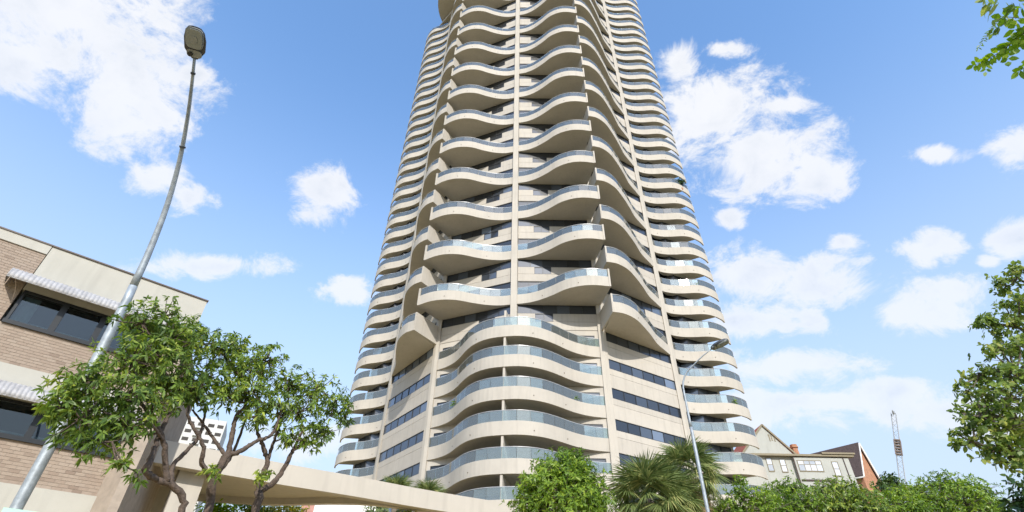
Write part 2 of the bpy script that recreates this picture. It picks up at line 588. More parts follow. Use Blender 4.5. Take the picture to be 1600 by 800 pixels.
pk = [street_pt(-120, -9.2, 0), street_pt(120, -9.2, 0), street_pt(120, -9.0, 0), street_pt(-120, -9.0, 0)]
m.prism([(p[0], p[1]) for p in pk], 0.0, 0.132)
structure(m.obj('kerb', M['kerb']))
strip('footpath', -13.0, -9.2, 0.128, M['paving'])
# rising ground under the houses
m = MB()
m.poly([(29, 62, 0), (110, 40, 0), (140, 160, 0), (29, 160, 0), (31.0, 66, 12.5), (92, 58, 12.5), (120, 150, 12.5), (31.0, 150, 12.5)],
       [(4, 5, 6, 7), (0, 1, 5, 4), (1, 2, 6, 5), (2, 3, 7, 6), (3, 0, 4, 7)])
structure(m.obj('hillside', M['ground']))

# ------------------------------------------------------------------ the tower
FH = 3.0
def Z(n): return (n + 2.6) * FH + EYE          # underside of balcony slab of level n
tower = thing('apartment_tower', 'tall cream apartment tower with wavy balconies and glass balustrades', 'tower', (0.65, 47.45, 0), R(-11.98))
TOP = 35


def mp_(side, p):
    s, t = p
    if side > 0:
        return (s, t)
    if s <= 10.1: return (-s, t)
    if s <= 16.0: return (-(10.1 + (s - 10.1) * (6.7 / 5.9)), t)
    return (-(s + 0.8), t)


BOW = [(0, -5.82), (1.2, -5.73), (2.3, -5.35), (3.4, -4.6), (4.4, -3.5), (5.3, -2.3), (6.2, -1.3), (7.3, -.5), (8.42, 0.0)]
UPF = [(0.34, -1.75), (1.5, -1.77), (2.8, -2.1), (4.2, -2.75), (5.5, -3.5), (6.6, -3.85), (7.7, -3.95), (8.9, -3.75), (10.1, -3.3)]
SID = [(10.1, -3.4), (11.1, -2.9), (12.16, -1.66), (13.0, .15), (13.72, 2.04), (14.35, 3.9), (15.2, 5.6), (16.0, 7.15)]
LOB = [(16.0, 7.15), (16.6, 7.95), (17.8, 8.55), (19.1, 8.82), (20.4, 8.95), (21.4, 9.3), (22.3, 10.0)]
LOBF = LOB + [(23.0, 10.75), (23.45, 11.5)]
PAR = 1.16     # parapet height
GLH = 0.92     # glass height
TH = 0.16


def inward(curve, inner):
    c = np.array(curve)
    d = np.gradient(c, axis=0)
    nrm = np.stack([-d[:, 1], d[:, 0]], 1)
    nrm /= np.linalg.norm(nrm, axis=1)[:, None]
    mid = len(c) // 2
    if np.dot(nrm[mid], np.array(inner[mid]) - c[mid]) < 0:
        nrm = -nrm
    return nrm


def balcony_mesh(name, outer, inner, spouts=(0.3, 0.72), fin_from=None):
    """curved slab with a solid parapet; fin_from: index after which only the parapet goes on"""
    o = np.array(outer); inn = np.array(inner)
    nr = inward(o, inn)
    off = o + nr * TH
    mb = MB()
    n = len(o)
    flip = (o[1][0] - o[0][0]) * nr[0][1] - (o[1][1] - o[0][1]) * nr[0][0] < 0
    P = lambda q, z: (q[0], q[1], z)
    for i in range(n - 1):
        fin = fin_from is not None and i >= fin_from
        qs = [
            [P(o[i], 0), P(o[i + 1], 0), P(o[i + 1], PAR), P(o[i], PAR)],
            [P(o[i], PAR), P(o[i + 1], PAR), P(off[i + 1], PAR), P(off[i], PAR)],
            [P(off[i], PAR), P(off[i + 1], PAR), P(off[i + 1], 0 if fin else 0.25), P(off[i], 0 if fin else 0.25)]]
        if fin:
            qs.append([P(off[i], 0), P(off[i + 1], 0), P(o[i + 1], 0), P(o[i], 0)])
        else:
            qs.append([P(off[i], .25), P(off[i + 1], .25), P(inn[i + 1], .25), P(inn[i], .25)])
            qs.append([P(inn[i], 0), P(inn[i + 1], 0), P(o[i + 1], 0), P(o[i], 0)])
        for q in qs:
            mb.poly(q[::-1] if flip else q, [(0, 1, 2, 3)])
    for i in (0, n - 1):
        mb.poly([P(o[i], 0), P(o[i], PAR), P(off[i], PAR), P(off[i], 0)], [(0, 1, 2, 3)])
    k = (n if fin_from is None else fin_from + 1) - 1
    for i in (0, k):
        mb.poly([P(o[i], 0), P(inn[i], 0), P(inn[i], .25), P(o[i], .25)], [(0, 1, 2, 3)])
    for f in spouts:
        i = int(f * (n - 1))
        c = o[i] - nr[i] * 0.03
        a = Vector((c[0], c[1], 0.42)); b = Vector((*(o[i] + nr[i] * 0.02), 0.42))
        mb.tube([a, b], 0.055, 6, 1)
    me = mb.mesh(name, [M['paint'], M['drain']])
    return me


def rail_mesh(name, outer, inner):
    o = np.array(outer); nr = inward(o, inner)
    c = o + nr * (TH * 0.5)
    mb = MB()
    mb.tube([(p[0], p[1], PAR + GLH) for p in c], 0.028, 5)
    mb.tube([(c[0][0], c[0][1], PAR), (c[0][0], c[0][1], PAR + GLH)], 0.025, 5)
    mb.tube([(c[-1][0], c[-1][1], PAR), (c[-1][0], c[-1][1], PAR + GLH)], 0.025, 5)
    return mb.mesh(name, M['rail'])


def panel_meshes(name, outer, inner, width=1.12):
    """list of (mesh centred on its base, xy) for the glass panels along a parapet"""
    o = np.array(outer); nr = inward(o, inner)
    c = o + nr * (TH * 0.5)
    L = float(np.sum(np.linalg.norm(np.diff(c, axis=0), axis=1)))
    k = max(2, int(round(L / width)))
    ends = resample(c, k + 1)
    out = []
    for i in range(k):
        a, b = ends[i], ends[i + 1]
        mid = (a + b) / 2
        w = float(np.linalg.norm(b - a)) / 2 - 0.014
        an = math.atan2(b[1] - a[1], b[0] - a[0])
        mb = MB().box(-w, w, -0.007, 0.007, 0.02, GLH - 0.02)
        ca, sa = math.cos(an), math.sin(an)
        mb.v = [(x * ca - y * sa, x * sa + y * ca, z) for x, y, z in mb.v]
        out.append((mb.mesh(name, M['balglass'], False), mid))
    return out


REST_GLASS = MB()


def put_balcony(me, rail, panels, n, single):
    b = inst('balcony', me, tower, (0, 0, Z(n)))
    inst('handrail', rail, b)
    for pm, mid in panels:
        if single:
            inst('glass_panel', pm, b, (mid[0], mid[1], PAR))
        else:
            vs = [(v.co.x + mid[0], v.co.y + mid[1], v.co.z + Z(n) + PAR) for v in pm.vertices]
            REST_GLASS.poly(vs, [tuple(p.vertices) for p in pm.polygons])
    return b


def line_on(a, b, n):
    return [(a[0] + (b[0] - a[0]) * t, a[1] + (b[1] - a[1]) * t) for t in np.linspace(0, 1, n)]


# lower bow balconies, two halves joined into one sweep
bow_r = smooth_curve([mp_(1, p) for p in BOW], 25)
bow = np.concatenate([[(-p[0], p[1]) for p in bow_r[::-1]], bow_r[1:]])
wall_r = [(0.0, -1.55), (8.42, 0.15)]
bow_in = line_on((-8.42, .15), (0, -1.55), 25) + line_on((0, -1.55), (8.42, .15), 25)[1:]
me_bow = balcony_mesh('balcony', bow, bow_in, (0.2, 0.36, 0.64, 0.8))
rl_bow = rail_mesh('handrail', bow, bow_in)
pn_bow = panel_meshes('glass_panel', bow, bow_in, 1.2)
for n in range(-1, 6):
    put_balcony(me_bow, rl_bow, pn_bow, n, n >= 0)

sides = {}
for sd_ in (1, -1):
    up = smooth_curve([mp_(sd_, p) for p in UPF], 30)
    up_in = line_on(mp_(sd_, (0.34, -1.45)), mp_(sd_, (8.6, 0.25)), 30)
    si = smooth_curve([mp_(sd_, p) for p in SID], 30)
    si_in = line_on(mp_(sd_, (9.0, .35)), mp_(sd_, (16.1, 7.3)), 30)
    lo_full = smooth_curve([mp_(sd_, p) for p in LOBF], 36)
    Ls = np.r_[0, np.cumsum(np.linalg.norm(np.diff(lo_full, axis=0), axis=1))]
    end = np.array(mp_(sd_, (22.3, 10.0)))
    kf = int(np.argmin(np.linalg.norm(lo_full - end, axis=1)))
    wl_in = resample([mp_(sd_, p) for p in [(16.15, 7.6), (17.0, 8.9), (18.2, 9.4), (20.5, 10.6)]], kf)
    lo_in = list(wl_in) + [wl_in[-1] + (end - wl_in[-1]) * 0.97] * (36 - kf)
    sides[sd_] = dict(
        up=(balcony_mesh('balcony', up, up_in), rail_mesh('handrail', up, up_in), panel_meshes('glass_panel', up, up_in)),
        si=(balcony_mesh('balcony', si, si_in), rail_mesh('handrail', si, si_in), panel_meshes('glass_panel', si, si_in, 1.25)),
        lo=(balcony_mesh('balcony', lo_full, lo_in, (0.2, 0.62), kf), rail_mesh('handrail', lo_full, lo_in), panel_meshes('glass_panel', lo_full, lo_in, 1.2)))
    # end walls of the front and side balconies share one line, at alternate levels
    tip = np.array(mp_(sd_, (10.1, -3.36))); root = np.array(mp_(sd_, (8.85, 0.0)))
    d = (root - tip) / np.linalg.norm(root - tip); nn = np.array([-d[1], d[0]]) * 0.09
    pts = [tip + nn, tip - nn, root - nn, root + nn]
    area = sum(pts[i][0] * pts[(i + 1) % 4][1] - pts[(i + 1) % 4][0] * pts[i][1] for i in range(4))
    if area < 0: pts = pts[::-1]
    sides[sd_]['end'] = MB().prism([tuple(p) for p in pts], -0.004, PAR + GLH + 0.06).mesh('end_wall', M['paint'])
    for n in range(7, TOP, 2):
        b = put_balcony(*sides[sd_]['up'], n, n <= 11)
        inst('end_wall', sides[sd_]['end'], b)
    for n in range(6, TOP, 2):
        b = put_balcony(*sides[sd_]['si'], n, n <= 6)
        inst('end_wall', sides[sd_]['end'], b)
    for n in range(-1, TOP):
        put_balcony(*sides[sd_]['lo'], n, 1 <= n <= 8)

# piers
ztop = Z(TOP) + 1.0
def pier(poly, z0, z1):
    area = sum(poly[i][0] * poly[(i + 1) % len(poly)][1] - poly[(i + 1) % len(poly)][0] * poly[i][1] for i in range(len(poly)))
    return MB().prism(poly if area > 0 else poly[::-1], z0, z1).obj('pier', M['paint'], tower)
pier([(-0.34, -1.92), (0.34, -1.92), (0.34, -1.0), (-0.34, -1.0)], Z(6) - 0.3, ztop)
pier([(-0.34, -1.62), (0.34, -1.62), (0.34, -1.0), (-0.34, -1.0)], 0.1, Z(6) - 0.3)
for s in (1, -1):
    pier([mp_(s, p) for p in [(8.40, -0.10), (8.78, -0.02), (9.12, 0.22), (9.0, 1.1), (8.4, 1.1)]], 0.1, ztop)
    pier([mp_(s, p) for p in [(15.75, 6.78), (16.03, 7.02), (16.35, 7.45), (16.2, 8.4), (15.5, 7.9)]], 0.1, ztop)
    # joints across the piers at every second floor
# thin walls dividing the bow balconies
fin_me = MB().box(-0.1, 0.1, -5.72, -1.5, 0.252, FH + 0.0).mesh('divider_wall', M['paint'])
for n in range(-1, 5):
    inst('divider_wall', fin_me, tower, (0, 0, Z(n)))
inst('divider_wall', MB().box(-0.1, 0.1, -5.72, -1.93, 0.252, PAR + GLH + 0.75).mesh('divider_wall', M['paint']), tower, (0, 0, Z(5)))

# solid dark filler added to block light, room shade in its colour
body = [(0, -1.1), (8.3, 0.75), (8.9, 0.9), (15.4, 7.6), (16.5, 9.6), (20.2, 11.2), (20.2, 26), (12, 33)]
poly = body + [mp_(-1, p) for p in body[::-1][:-1]]
MB().prism(poly, 0.1, ztop).obj('dark_core_filler', M['core'], tower)
roofp = [(0, -1.9), (8.6, -.1), (16.2, 7.2), (20.6, 10.4), (20.6, 26.2), (12.2, 33.4)]
MB().prism(roofp + [mp_(-1, p) for p in roofp[::-1][:-1]], ztop, ztop + 0.6).obj('roof', M['paint'], tower)
# round roof level behind the top of the left wing
def disc(cx, cy, r, n=48): return [(cx + r * math.cos(2 * math.pi * i / n), cy + r * math.sin(2 * math.pi * i / n)) for i in range(n)]
pent = MB().prism(disc(-11.6, 8.6, 8.9), Z(36), Z(36) + 1.3).obj('penthouse_deck', M['paint'], tower)
MB().prism(disc(-10.0, 10.5, 6.0), ztop + 0.6, Z(36)).obj('penthouse_wall', M['core'], tower)


# ---- wall elements laid out along straight wall lines
def along(A, B):
    A, B = np.array(A), np.array(B)
    d = B - A
    return float(np.linalg.norm(d)), math.atan2(d[1], d[0])


def ribbon_mesh(L, h, k):
    """window frame of length L, height h with k panes; local x along wall, -y outwards"""
    mb = MB()
    t = 0.055
    mb.box(0, L, -0.02, 0.10, 0, t); mb.box(0, L, -0.02, 0.10, h - t, h)
    for i in range(k + 1):
        x = i * (L - t) / k
        mb.box(x, x + t, -0.018, 0.098, t, h - t)
    return mb.mesh('window', M['frame'])


REST_PANES = MB()


def put_window(A, B, z, h, k, single, cache={}):
    L, a = along(A, B)
    key = (round(L, 3), h, k)
    if key not in cache:
        w = (L - 0.055) / k - 0.055
        cache[key] = (ribbon_mesh(L, h, k), MB().box(-w / 2, w / 2, 0.03, 0.045, 0.055, h - 0.055).mesh('pane', M['pane']))
    fr, pn = cache[key]
    o = inst('window', fr, tower, (A[0], A[1], z), (0, 0, a))
    for i in range(k):
        x = 0.055 + (i + 0.5) * (L - 0.055) / k - 0.0275
        if single:
            inst('pane', pn, o, (x, 0, 0), (R(random.uniform(-.5, .5)), 0, R(random.uniform(-.6, .6))))
        else:
            mat = Matrix.Translation((A[0], A[1], z)) @ Matrix.Rotation(a, 4, 'Z') @ Matrix.Translation((x, 0, 0))
            REST_PANES.poly([mat @ v.co for v in pn.vertices], [tuple(p.vertices) for p in pn.polygons])
    return o


def put_panel(A, B, z0, z1, depth=0.25, cache={}):
    L, a = along(A, B)
    key = (round(L, 3), round(z1 - z0, 3))
    if key not in cache:
        cache[key] = MB().box(0, L, -0.04, depth, 0, z1 - z0).mesh('wall_panel', M['paint_panel'])
    return inst('wall_panel', cache[key], tower, (A[0], A[1], z0), (0, 0, a))


def lerp(A, B, t): return (A[0] + (B[0] - A[0]) * t, A[1] + (B[1] - A[1]) * t)


def oriented(side, A, B):
    """wall lines always run from picture left to picture right"""
    A, B = mp_(side, A), mp_(side, B)
    return (A, B) if side > 0 else (B, A)


WIN_H = 1.04
for s in (1, -1):
    A, B = oriented(s, (9.08, 0.42), (15.72, 6.95))        # flat side bay
    fA, fB = oriented(s, (0.36, -1.52), (8.38, 0.12))      # front bay
    def sub(t0, t1):
        return (lerp(fA, fB, t0), lerp(fA, fB, t1)) if s > 0 else (lerp(fB, fA, t1), lerp(fB, fA, t0))
    def ssub(t0, t1):   # measured from the outer pier
        return (lerp(B, A, t1), lerp(B, A, t0)) if s > 0 else (lerp(A, B, t0), lerp(A, B, t1))
    # side bay, lower floors: ribbon window and two panels on each storey
    for n in range(-1, 7):
        put_window(A, B, Z(n) - WIN_H + 0.02, WIN_H, 6, True)
        put_panel(A, B, Z(n) + 0.02, Z(n) + 1.36)
        if n < 6:
            put_panel(A, B, Z(n) + 1.385, Z(n + 1) - WIN_H + 0.02)
    # side bay, upper floors: balcony on even levels, ribbon below it
    for n in range(8, TOP + 1, 2):
        single = n <= 12
        put_window(A, B, Z(n) - WIN_H - 0.01, WIN_H, 6, single)
        put_panel(A, B, Z(n - 1) + 0.06, Z(n - 1) + 1.0)
        put_panel(*ssub(0, 0.30), Z(n - 1) + 1.025, Z(n) - WIN_H - 0.01)
        put_panel(*ssub(0.52, 1), Z(n - 1) + 1.025, Z(n) - WIN_H - 0.01)
        put_window(*ssub(0.30, 0.52), Z(n - 1) + 1.025, 2.0 - 1.06, 2, single)
    # front bay, upper floors: balcony on odd levels
    for n in range(7, TOP + 2, 2):
        single = n <= 13
        put_window(fA, fB, Z(n) - WIN_H - 0.01, WIN_H, 6, single)
        put_panel(fA, fB, Z(n - 1) + 0.06, Z(n - 1) + 1.0)
        put_panel(*sub(0, 0.22), Z(n - 1) + 1.025, Z(n) - WIN_H - 0.01)
        put_panel(*sub(0.45, 1), Z(n - 1) + 1.025, Z(n) - WIN_H - 0.01)
        put_window(*sub(0.22, 0.45), Z(n - 1) + 1.025, 2.0 - 1.06, 2, single)
    # front bay, lower floors: doors behind the bow balconies
    for n in range(-1, 6):
        for (t0, t1, kind) in ((0.0, 0.06, 'w'), (0.06, 0.5, 'd'), (0.5, 0.66, 'w'), (0.66, 0.95, 'd'), (0.95, 1.0, 'w')):
            p, q = sub(t0, t1)
            if kind == 'w':
                put_panel(p, q, Z(n) + 0.252, Z(n + 1) - 0.004)
            else:
                put_window(p, q, Z(n) + 0.252, 2.2, 2, True)
                put_panel(p, q, Z(n) + 2.455, Z(n + 1) - 0.004)
    # recessed doors behind upper balconies
    for n in list(range(7, TOP, 2)):
        put_window(fA, fB, Z(n) + 0.252, 2.75, 7, False)
    for n in list(range(6, TOP, 2)):
        put_window(A, B, Z(n) + 0.252, 2.75, 6, False)
    # zigzag glass walls behind the corner balconies
    zz = [mp_(s, p) for p in [(16.3, 8.15), (17.0, 9.4), (18.25, 9.05), (20.45, 10.75)]]
    for n in range(-1, TOP):
        for i, k in ((0, 1), (1, 1), (2, 2)):
            p, q = (zz[i], zz[i + 1]) if s > 0 else (zz[i + 1], zz[i])
            put_window(p, q, Z(n) + 0.252, 2.74, k, 2 <= n <= 5)
        # return wall at the end of the glass
    p = [mp_(s, q) for q in [(20.42, 10.72), (20.75, 10.95), (20.75, 26.1), (20.42, 26.1)]]
    pier(p, 0.1, ztop).name = 'flank_wall'

tag(REST_GLASS.obj('glass_panels', M['balglass'], tower), kind='stuff')
tag(REST_PANES.obj('panes', M['dpane'], tower), kind='stuff')
# ------------------------------------------------------------------ foliage helpers
def leaf_mesh(name, base, dirs, side, L, W, var, mat, droop=0.15):
    """one leaf per row: base point, direction, sideways vector, length, width"""
    N = len(base)
    L = np.broadcast_to(L, (N,))[:, None]; W = np.broadcast_to(W, (N,))[:, None]
    dz = np.array([0, 0, -1.0])
    v = np.empty((N, 6, 3), np.float32)
    v[:, 0] = base
    m1 = base + dirs * L * 0.38; m2 = base + dirs * L * 0.72 + dz * L * droop * 0.5
    v[:, 1] = m1 - side * W * 0.5; v[:, 2] = m1 + side * W * 0.5
    v[:, 3] = m2 - side * W * 0.38; v[:, 4] = m2 + side * W * 0.38
    v[:, 5] = base + dirs * L + dz * L * droop
    tri = np.array([[0, 1, 2], [1, 3, 2], [2, 3, 4], [3, 5, 4]])
    idx = (np.arange(N)[:, None, None] * 6 + tri[None]).reshape(-1)
    me = bpy.data.meshes.new(name)
    nf = N * 4
    me.vertices.add(N * 6); me.vertices.foreach_set('co', v.reshape(-1))
    me.loops.add(nf * 3); me.loops.foreach_set('vertex_index', idx.astype(np.int32))
    me.polygons.add(nf)
    me.polygons.foreach_set('loop_start', np.arange(0, nf * 3, 3, dtype=np.int32))
    me.polygons.foreach_set('loop_total', np.full(nf, 3, np.int32))
    at_ = me.attributes.new('var', 'FLOAT', 'POINT')
    at_.data.foreach_set('value', np.repeat(np.clip(var, 0, 1), 6).astype(np.float32))
    me.materials.append(mat)
    me.update(calc_edges=True)
    me.validate()
    return me


def unit(a): return a / np.maximum(np.linalg.norm(a, axis=-1, keepdims=True), 1e-9)


def rosettes(tips, axes, per, L, W, mat, name='crown', spread=(40, 105), droop=0.2, varc=None):
    """whorls of leaves at twig ends"""
    T = len(tips)
    rp = np.repeat(np.arange(T), per)
    N = len(rp)
    a = unit(axes)[rp]
    ref = unit(RNG.normal(size=(N, 3)))
    u = unit(np.cross(a, ref))
    w = np.cross(a, u)
    phi = RNG.uniform(0, 2 * np.pi, N)
    be = np.radians(RNG.uniform(spread[0], spread[1], N))
    rad = u * np.cos(phi)[:, None] + w * np.sin(phi)[:, None]
    d = a * np.cos(be)[:, None] + rad * np.sin(be)[:, None]
    d[:, 2] -= droop
    d = unit(d)
    sidev = unit(np.cross(d, a) + RNG.normal(size=(N, 3)) * 0.35)
    base = tips[rp] - a * (RNG.uniform(0, 0.6, N) * L)[:, None]
    ll = L * RNG.uniform(0.5, 1.35, N)
    if varc is None:
        varc = RNG.uniform(0.1, 0.75, T)
    var = varc[rp] + RNG.normal(size=N) * 0.2
    return leaf_mesh(name, base, d, sidev, ll, ll * W, var, mat, droop)


def clump_points(c, r, n, flat=0.8, up=0.35, shell=0.5):
    """points through an ellipsoid, denser to its surface, with outward axes"""
    q = unit(RNG.normal(size=(n, 3)))
    rad = RNG.uniform(0, 1, n) ** shell
    p = q * rad[:, None] * np.array([r, r, r * flat])
    p += RNG.normal(size=(n, 3)) * r * 0.10
    ax = unit(q + np.array([0, 0, up]) + RNG.normal(size=(n, 3)) * 0.3)
    return np.array(c) + p, ax


def limb(mb, pts, r0, r1, n=7, wob=0.02):
    P = smooth_curve([tuple(p) for p in pts], max(8, 7 * len(pts)))
    P[1:-1] += RNG.normal(size=P[1:-1].shape) * wob * r0 * 5
    i0 = len(mb.v)
    rad = np.linspace(r0, r1, len(P)) * RNG.uniform(0.9, 1.12, len(P))
    rad[0] *= 0.8
    mb.tube([tuple(p) for p in P], list(rad), n)
    for i in range(i0, len(mb.v)):
        k = rad[(i - i0) // n] * 0.10
        v = mb.v[i]
        mb.v[i] = (v[0] + random.uniform(-k, k), v[1] + random.uniform(-k, k), v[2] + random.uniform(-k, k))


def grow_tree(name, label, cat, base, clumps, mat, bark, tips_per, per, L, W, trunk_r, fork_h, limbs=None, group=None, flat=0.8, droop=0.2, twig=0.012):
    """clumps: (point, radius); tapered trunk, a limb to every clump, leaves in whorls"""
    t = thing(name, label, cat, base, 0, group)
    B = Vector(base)
    mb = MB()
    nodes = []
    if limbs:
        for pts, r0, r1 in limbs:
            limb(mb, [Vector(p) - B for p in pts], r0, r1)
            nodes += [(Vector(p) - B, r1) for p in pts[1:]]
    else:
        cen = sum((Vector(c) for c, r in clumps), Vector()) / len(clumps)
        fork = Vector((cen.x * 0.3 + B.x * 0.7, cen.y * 0.3 + B.y * 0.7, B.z + fork_h)) - B
        limb(mb, [Vector((0, 0, -0.1)), fork * 0.5 + Vector((0.05, 0.03, 0)), fork], trunk_r, trunk_r * 0.7, 9)
        nodes.append((fork, trunk_r * 0.6))
    tips, axes, varc = [], [], []
    for c, r in clumps:
        c = Vector(c) - B
        nd = min(nodes, key=lambda q: (q[0] - c).length)
        mid = nd[0].lerp(c, 0.55) + Vector((0, 0, -0.12 * (c - nd[0]).length))
        limb(mb, [nd[0], mid, c], max(twig, min(nd[1], trunk_r * 0.45)), twig, 6)
        k = max(6, int(tips_per * r * r))
        p, a = clump_points(c, r * 1.08, k, flat)
        for i in range(0, k, 4):       # bare twigs inside the clump
            e = Vector(p[i]); mb.tube([c.lerp(e, 0.1), c.lerp(e, 0.6) + Vector((0, 0, -0.03)), e], [twig, twig * 0.6, twig * 0.3], 4, 0, False)
        tips.append(p); axes.append(a)
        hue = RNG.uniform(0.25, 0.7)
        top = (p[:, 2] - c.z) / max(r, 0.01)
        varc.append(hue + 0.16 * top + RNG.normal(size=k) * 0.1)  # clump tops painted lighter, as if lit from above
    mb.obj('trunk', bark, t, smooth=True)
    me = rosettes(np.concatenate(tips), np.concatenate(axes), per, L, W, mat, 'crown', droop=droop, varc=np.concatenate(varc))
    inst('crown', me, t)
    return t


# ------------------------------------------------------------------ brick building on the left
BD = Vector((math.sin(R(48)), math.cos(R(48)), 0))             # along the facade, to picture right
BN = Vector((math.cos(R(48)), -math.sin(R(48)), 0))            # out of the facade
K = 20.0
office = thing('brick_building', 'two storey tan brick building with cream render panels and grey awnings', 'building',
               tuple(-BN * K), math.atan2(BD.y, BD.x))
# local frame: x along facade, y into the building, z up
S0, S1 = -16.0, 2.52
H = lambda h: h + EYE
ZR = H(10.28)
MB().box(S0, S1 - 0.02, 0.40, 9.0, 0.13, ZR - 0.02).obj('inner_wall', M['roomwall'], office)
MB().box(S0, S1 + 0.03, -0.075, 9.05, ZR, ZR + 0.045).obj('roof_cap', M['capmetal'], office)
MB().box(S0, -2.32, -0.045, 0.39, H(9.95), ZR).obj('render_panel', M['render'], office)
MB().box(-2.3, S1, -0.03, 0.39, H(8.62), ZR).obj('render_panel', M['render'], office)
MB().box(2.15, S1, -0.028, 0.39, H(7.53), H(8.618)).obj('render_panel', M['render'], office)
MB().box(S0, S1, -0.03, 0.39, H(5.45), H(6.37)).obj('render_panel', M['render'], office)
MB().box(2.15, S1, -0.028, 0.39, H(4.47), H(5.448)).obj('render_panel', M['render'], office)
MB().box(S0, S1, -0.045, 0.39, 0.13, H(3.36)).obj('render_base', M['render'], office)
# mortar backing and bricks
BR = [(S0, -2.32, H(6.37), H(9.95)), (-2.32, S1, H(6.37), H(7.5)), (S0, S1, H(3.36), H(4.45))]
walls = []
for (a, b, z0, z1) in BR:
    walls.append(MB().box(a + 0.004, b - 0.004, 0.006, 0.385, z0 + 0.002, z1 - 0.002).obj('brick_wall', M['mortar'], office))
bl_, bh_, g_ = 0.23, 0.0762, 0.0098
bricks = []
for wi, (a, b, z0, z1) in enumerate(BR):
    rows = int((z1 - z0) / (bh_ + g_))
    hh = (z1 - z0) / rows - g_
    for r_ in range(rows):
        x = b - 0.004 - (0.12 if r_ % 2 else 0.0)
        if r_ % 2:
            bricks.append((wi, b - 0.004 - 0.055, z0 + (r_ + 0.5) * (hh + g_), 0.11, hh))
        while x - bl_ > max(a, -6.5):
            bricks.append((wi, x - bl_ / 2, z0 + (r_ + 0.5) * (hh + g_), bl_, hh))
            x -= bl_ + g_
def bscore(b):
    p = -BN * K + BD * b[1]
    d = p.length
    # visible region of the facade
    zc = b[2] - EYE
    left = -3.75 + (10.28 - zc) * 0.49
    vis = b[1] > left
    hid = (b[1] > 0.6 and b[2] < H(7.5))
    return (0 if vis else 1, 1 if hid else 0, d)
bricks.sort(key=bscore)
bcache = {}
rest = MB(); restvar = []
for i, (wi, x, z, w, h) in enumerate(bricks):
    pr = random.uniform(0.0, 0.003)
    if i < 300:
        key = (round(w, 3), round(h, 4))
        if key not in bcache:
            bb = MB().box(-w / 2, w / 2, -0.001, 0.02, -h / 2, h / 2)
            bcache[key] = bb.mesh('brick', M['brick'])
        inst('brick', bcache[key], walls[wi], (x, -pr, z))
    else:
        rest.box(x - w / 2, x + w / 2, -0.001 - pr, 0.02, z - h / 2, z + h / 2)
        restvar += [random.random()] * 8
ro = rest.obj('bricks', M['brick'], office)
ro['kind'] = 'stuff'
va = ro.data.attributes.new('var', 'FLOAT', 'POINT'); va.data.foreach_set('value', restvar)


def office_window(x0, x1, z0, z1, k):
    o = inst('window', None, office, (x0, 0, z0))
    L, h = x1 - x0, z1 - z0
    fr = MB(); t = 0.07
    fr.box(-0.03, L + 0.03, -0.07, 0.08, -0.05, t); fr.box(0, L, -0.05, 0.08, h - t, h)
    for i in range(k + 1):
        x = i * (L - t) / k
        ww = 0.05 if 0 < i < k else 0
        fr.box(x - ww, x + t + ww, -0.045, 0.079, t, h - t)
    inst('frame', fr.mesh('frame', M['blackframe']), o)
    w = (L - t) / k - t
    pm = MB().box(-w / 2, w / 2, 0.0, 0.008, 0.07, h - 0.07).mesh('pane', M['winclear'])
    for i in range(k):
        inst('pane', pm, o, (t + (i + 0.5) * (L - t) / k - t / 2, 0.03, 0), (R(random.uniform(-.4, .4)), 0, R(random.uniform(-.4, .4))))
    # inner ledge and half drawn blind
    MB().box(0.02, L - 0.02, 0.10, 0.30, 0.0, 0.17).obj('inner_ledge', M['blind'], o)
    return o


w1 = office_window(-2.24, 2.12, H(7.53), H(8.60), 4)
cur = MB()
for i in range(5):
    cur.prism([(0.10 + i * 0.08, 0.16 + 0.02 * (i % 2)), (0.18 + i * 0.08, 0.18 - 0.02 * (i % 2)), (0.18 + i * 0.08, 0.21 - 0.02 * (i % 2)), (0.10 + i * 0.08, 0.19 + 0.02 * (i % 2))], 0.17, 0.98)
cur.obj('curtain', M['blind'], w1)
w2 = office_window(-7.3, 2.12, H(4.47), H(5.43), 8)


def awning(x0, x1, zt, drop, out):
    o = inst('awning', None, office, (x0, 0, zt))
    L = x1 - x0
    k = int(L / 0.11)
    sh = MB()
    prof = [(0.0, 0.0), (0.25, -0.05), (0.52, -0.16), (0.72, -0.33), (0.85, -0.58), (0.90, -0.80)]
    prof = [(a * out / 0.9, b * drop / 0.8) for a, b in prof]
    n = len(prof)
    nx = k * 4 + 1
    v = []
    for i in range(nx):
        x = L * i / (nx - 1)
        rip = 0.011 * math.cos(2 * math.pi * i / 4)
        for (a, b) in prof:
            v.append((x, -0.03 - a - rip, b + rip * 0.6))
    f = [(i * n + j, (i + 1) * n + j, (i + 1) * n + j + 1, i * n + j + 1) for i in range(nx - 1) for j in range(n - 1)]
    sh.poly(v, f)
    s_ = sh.obj('awning_sheet', M['awning'], o, smooth=True)
    md = s_.modifiers.new('thick', 'SOLIDIFY'); md.thickness = 0.012
    end = MB()
    for x in (0.0, L):
        end.poly([(x, -0.03, 0)] + [(x, -0.03 - a, b) for a, b in prof] + [(x, -0.03, prof[-1][1])], [tuple(range(n + 2))])
    end.tube([(0, -0.03 - prof[-1][0], prof[-1][1]), (L, -0.03 - prof[-1][0], prof[-1][1])], 0.015, 6)
    end.obj('awning_end', M['awning'], o)


awning(-2.75, 2.3, H(9.10), 0.50, 0.62)
awning(-7.8, 2.3, H(5.86), 0.52, 0.62)
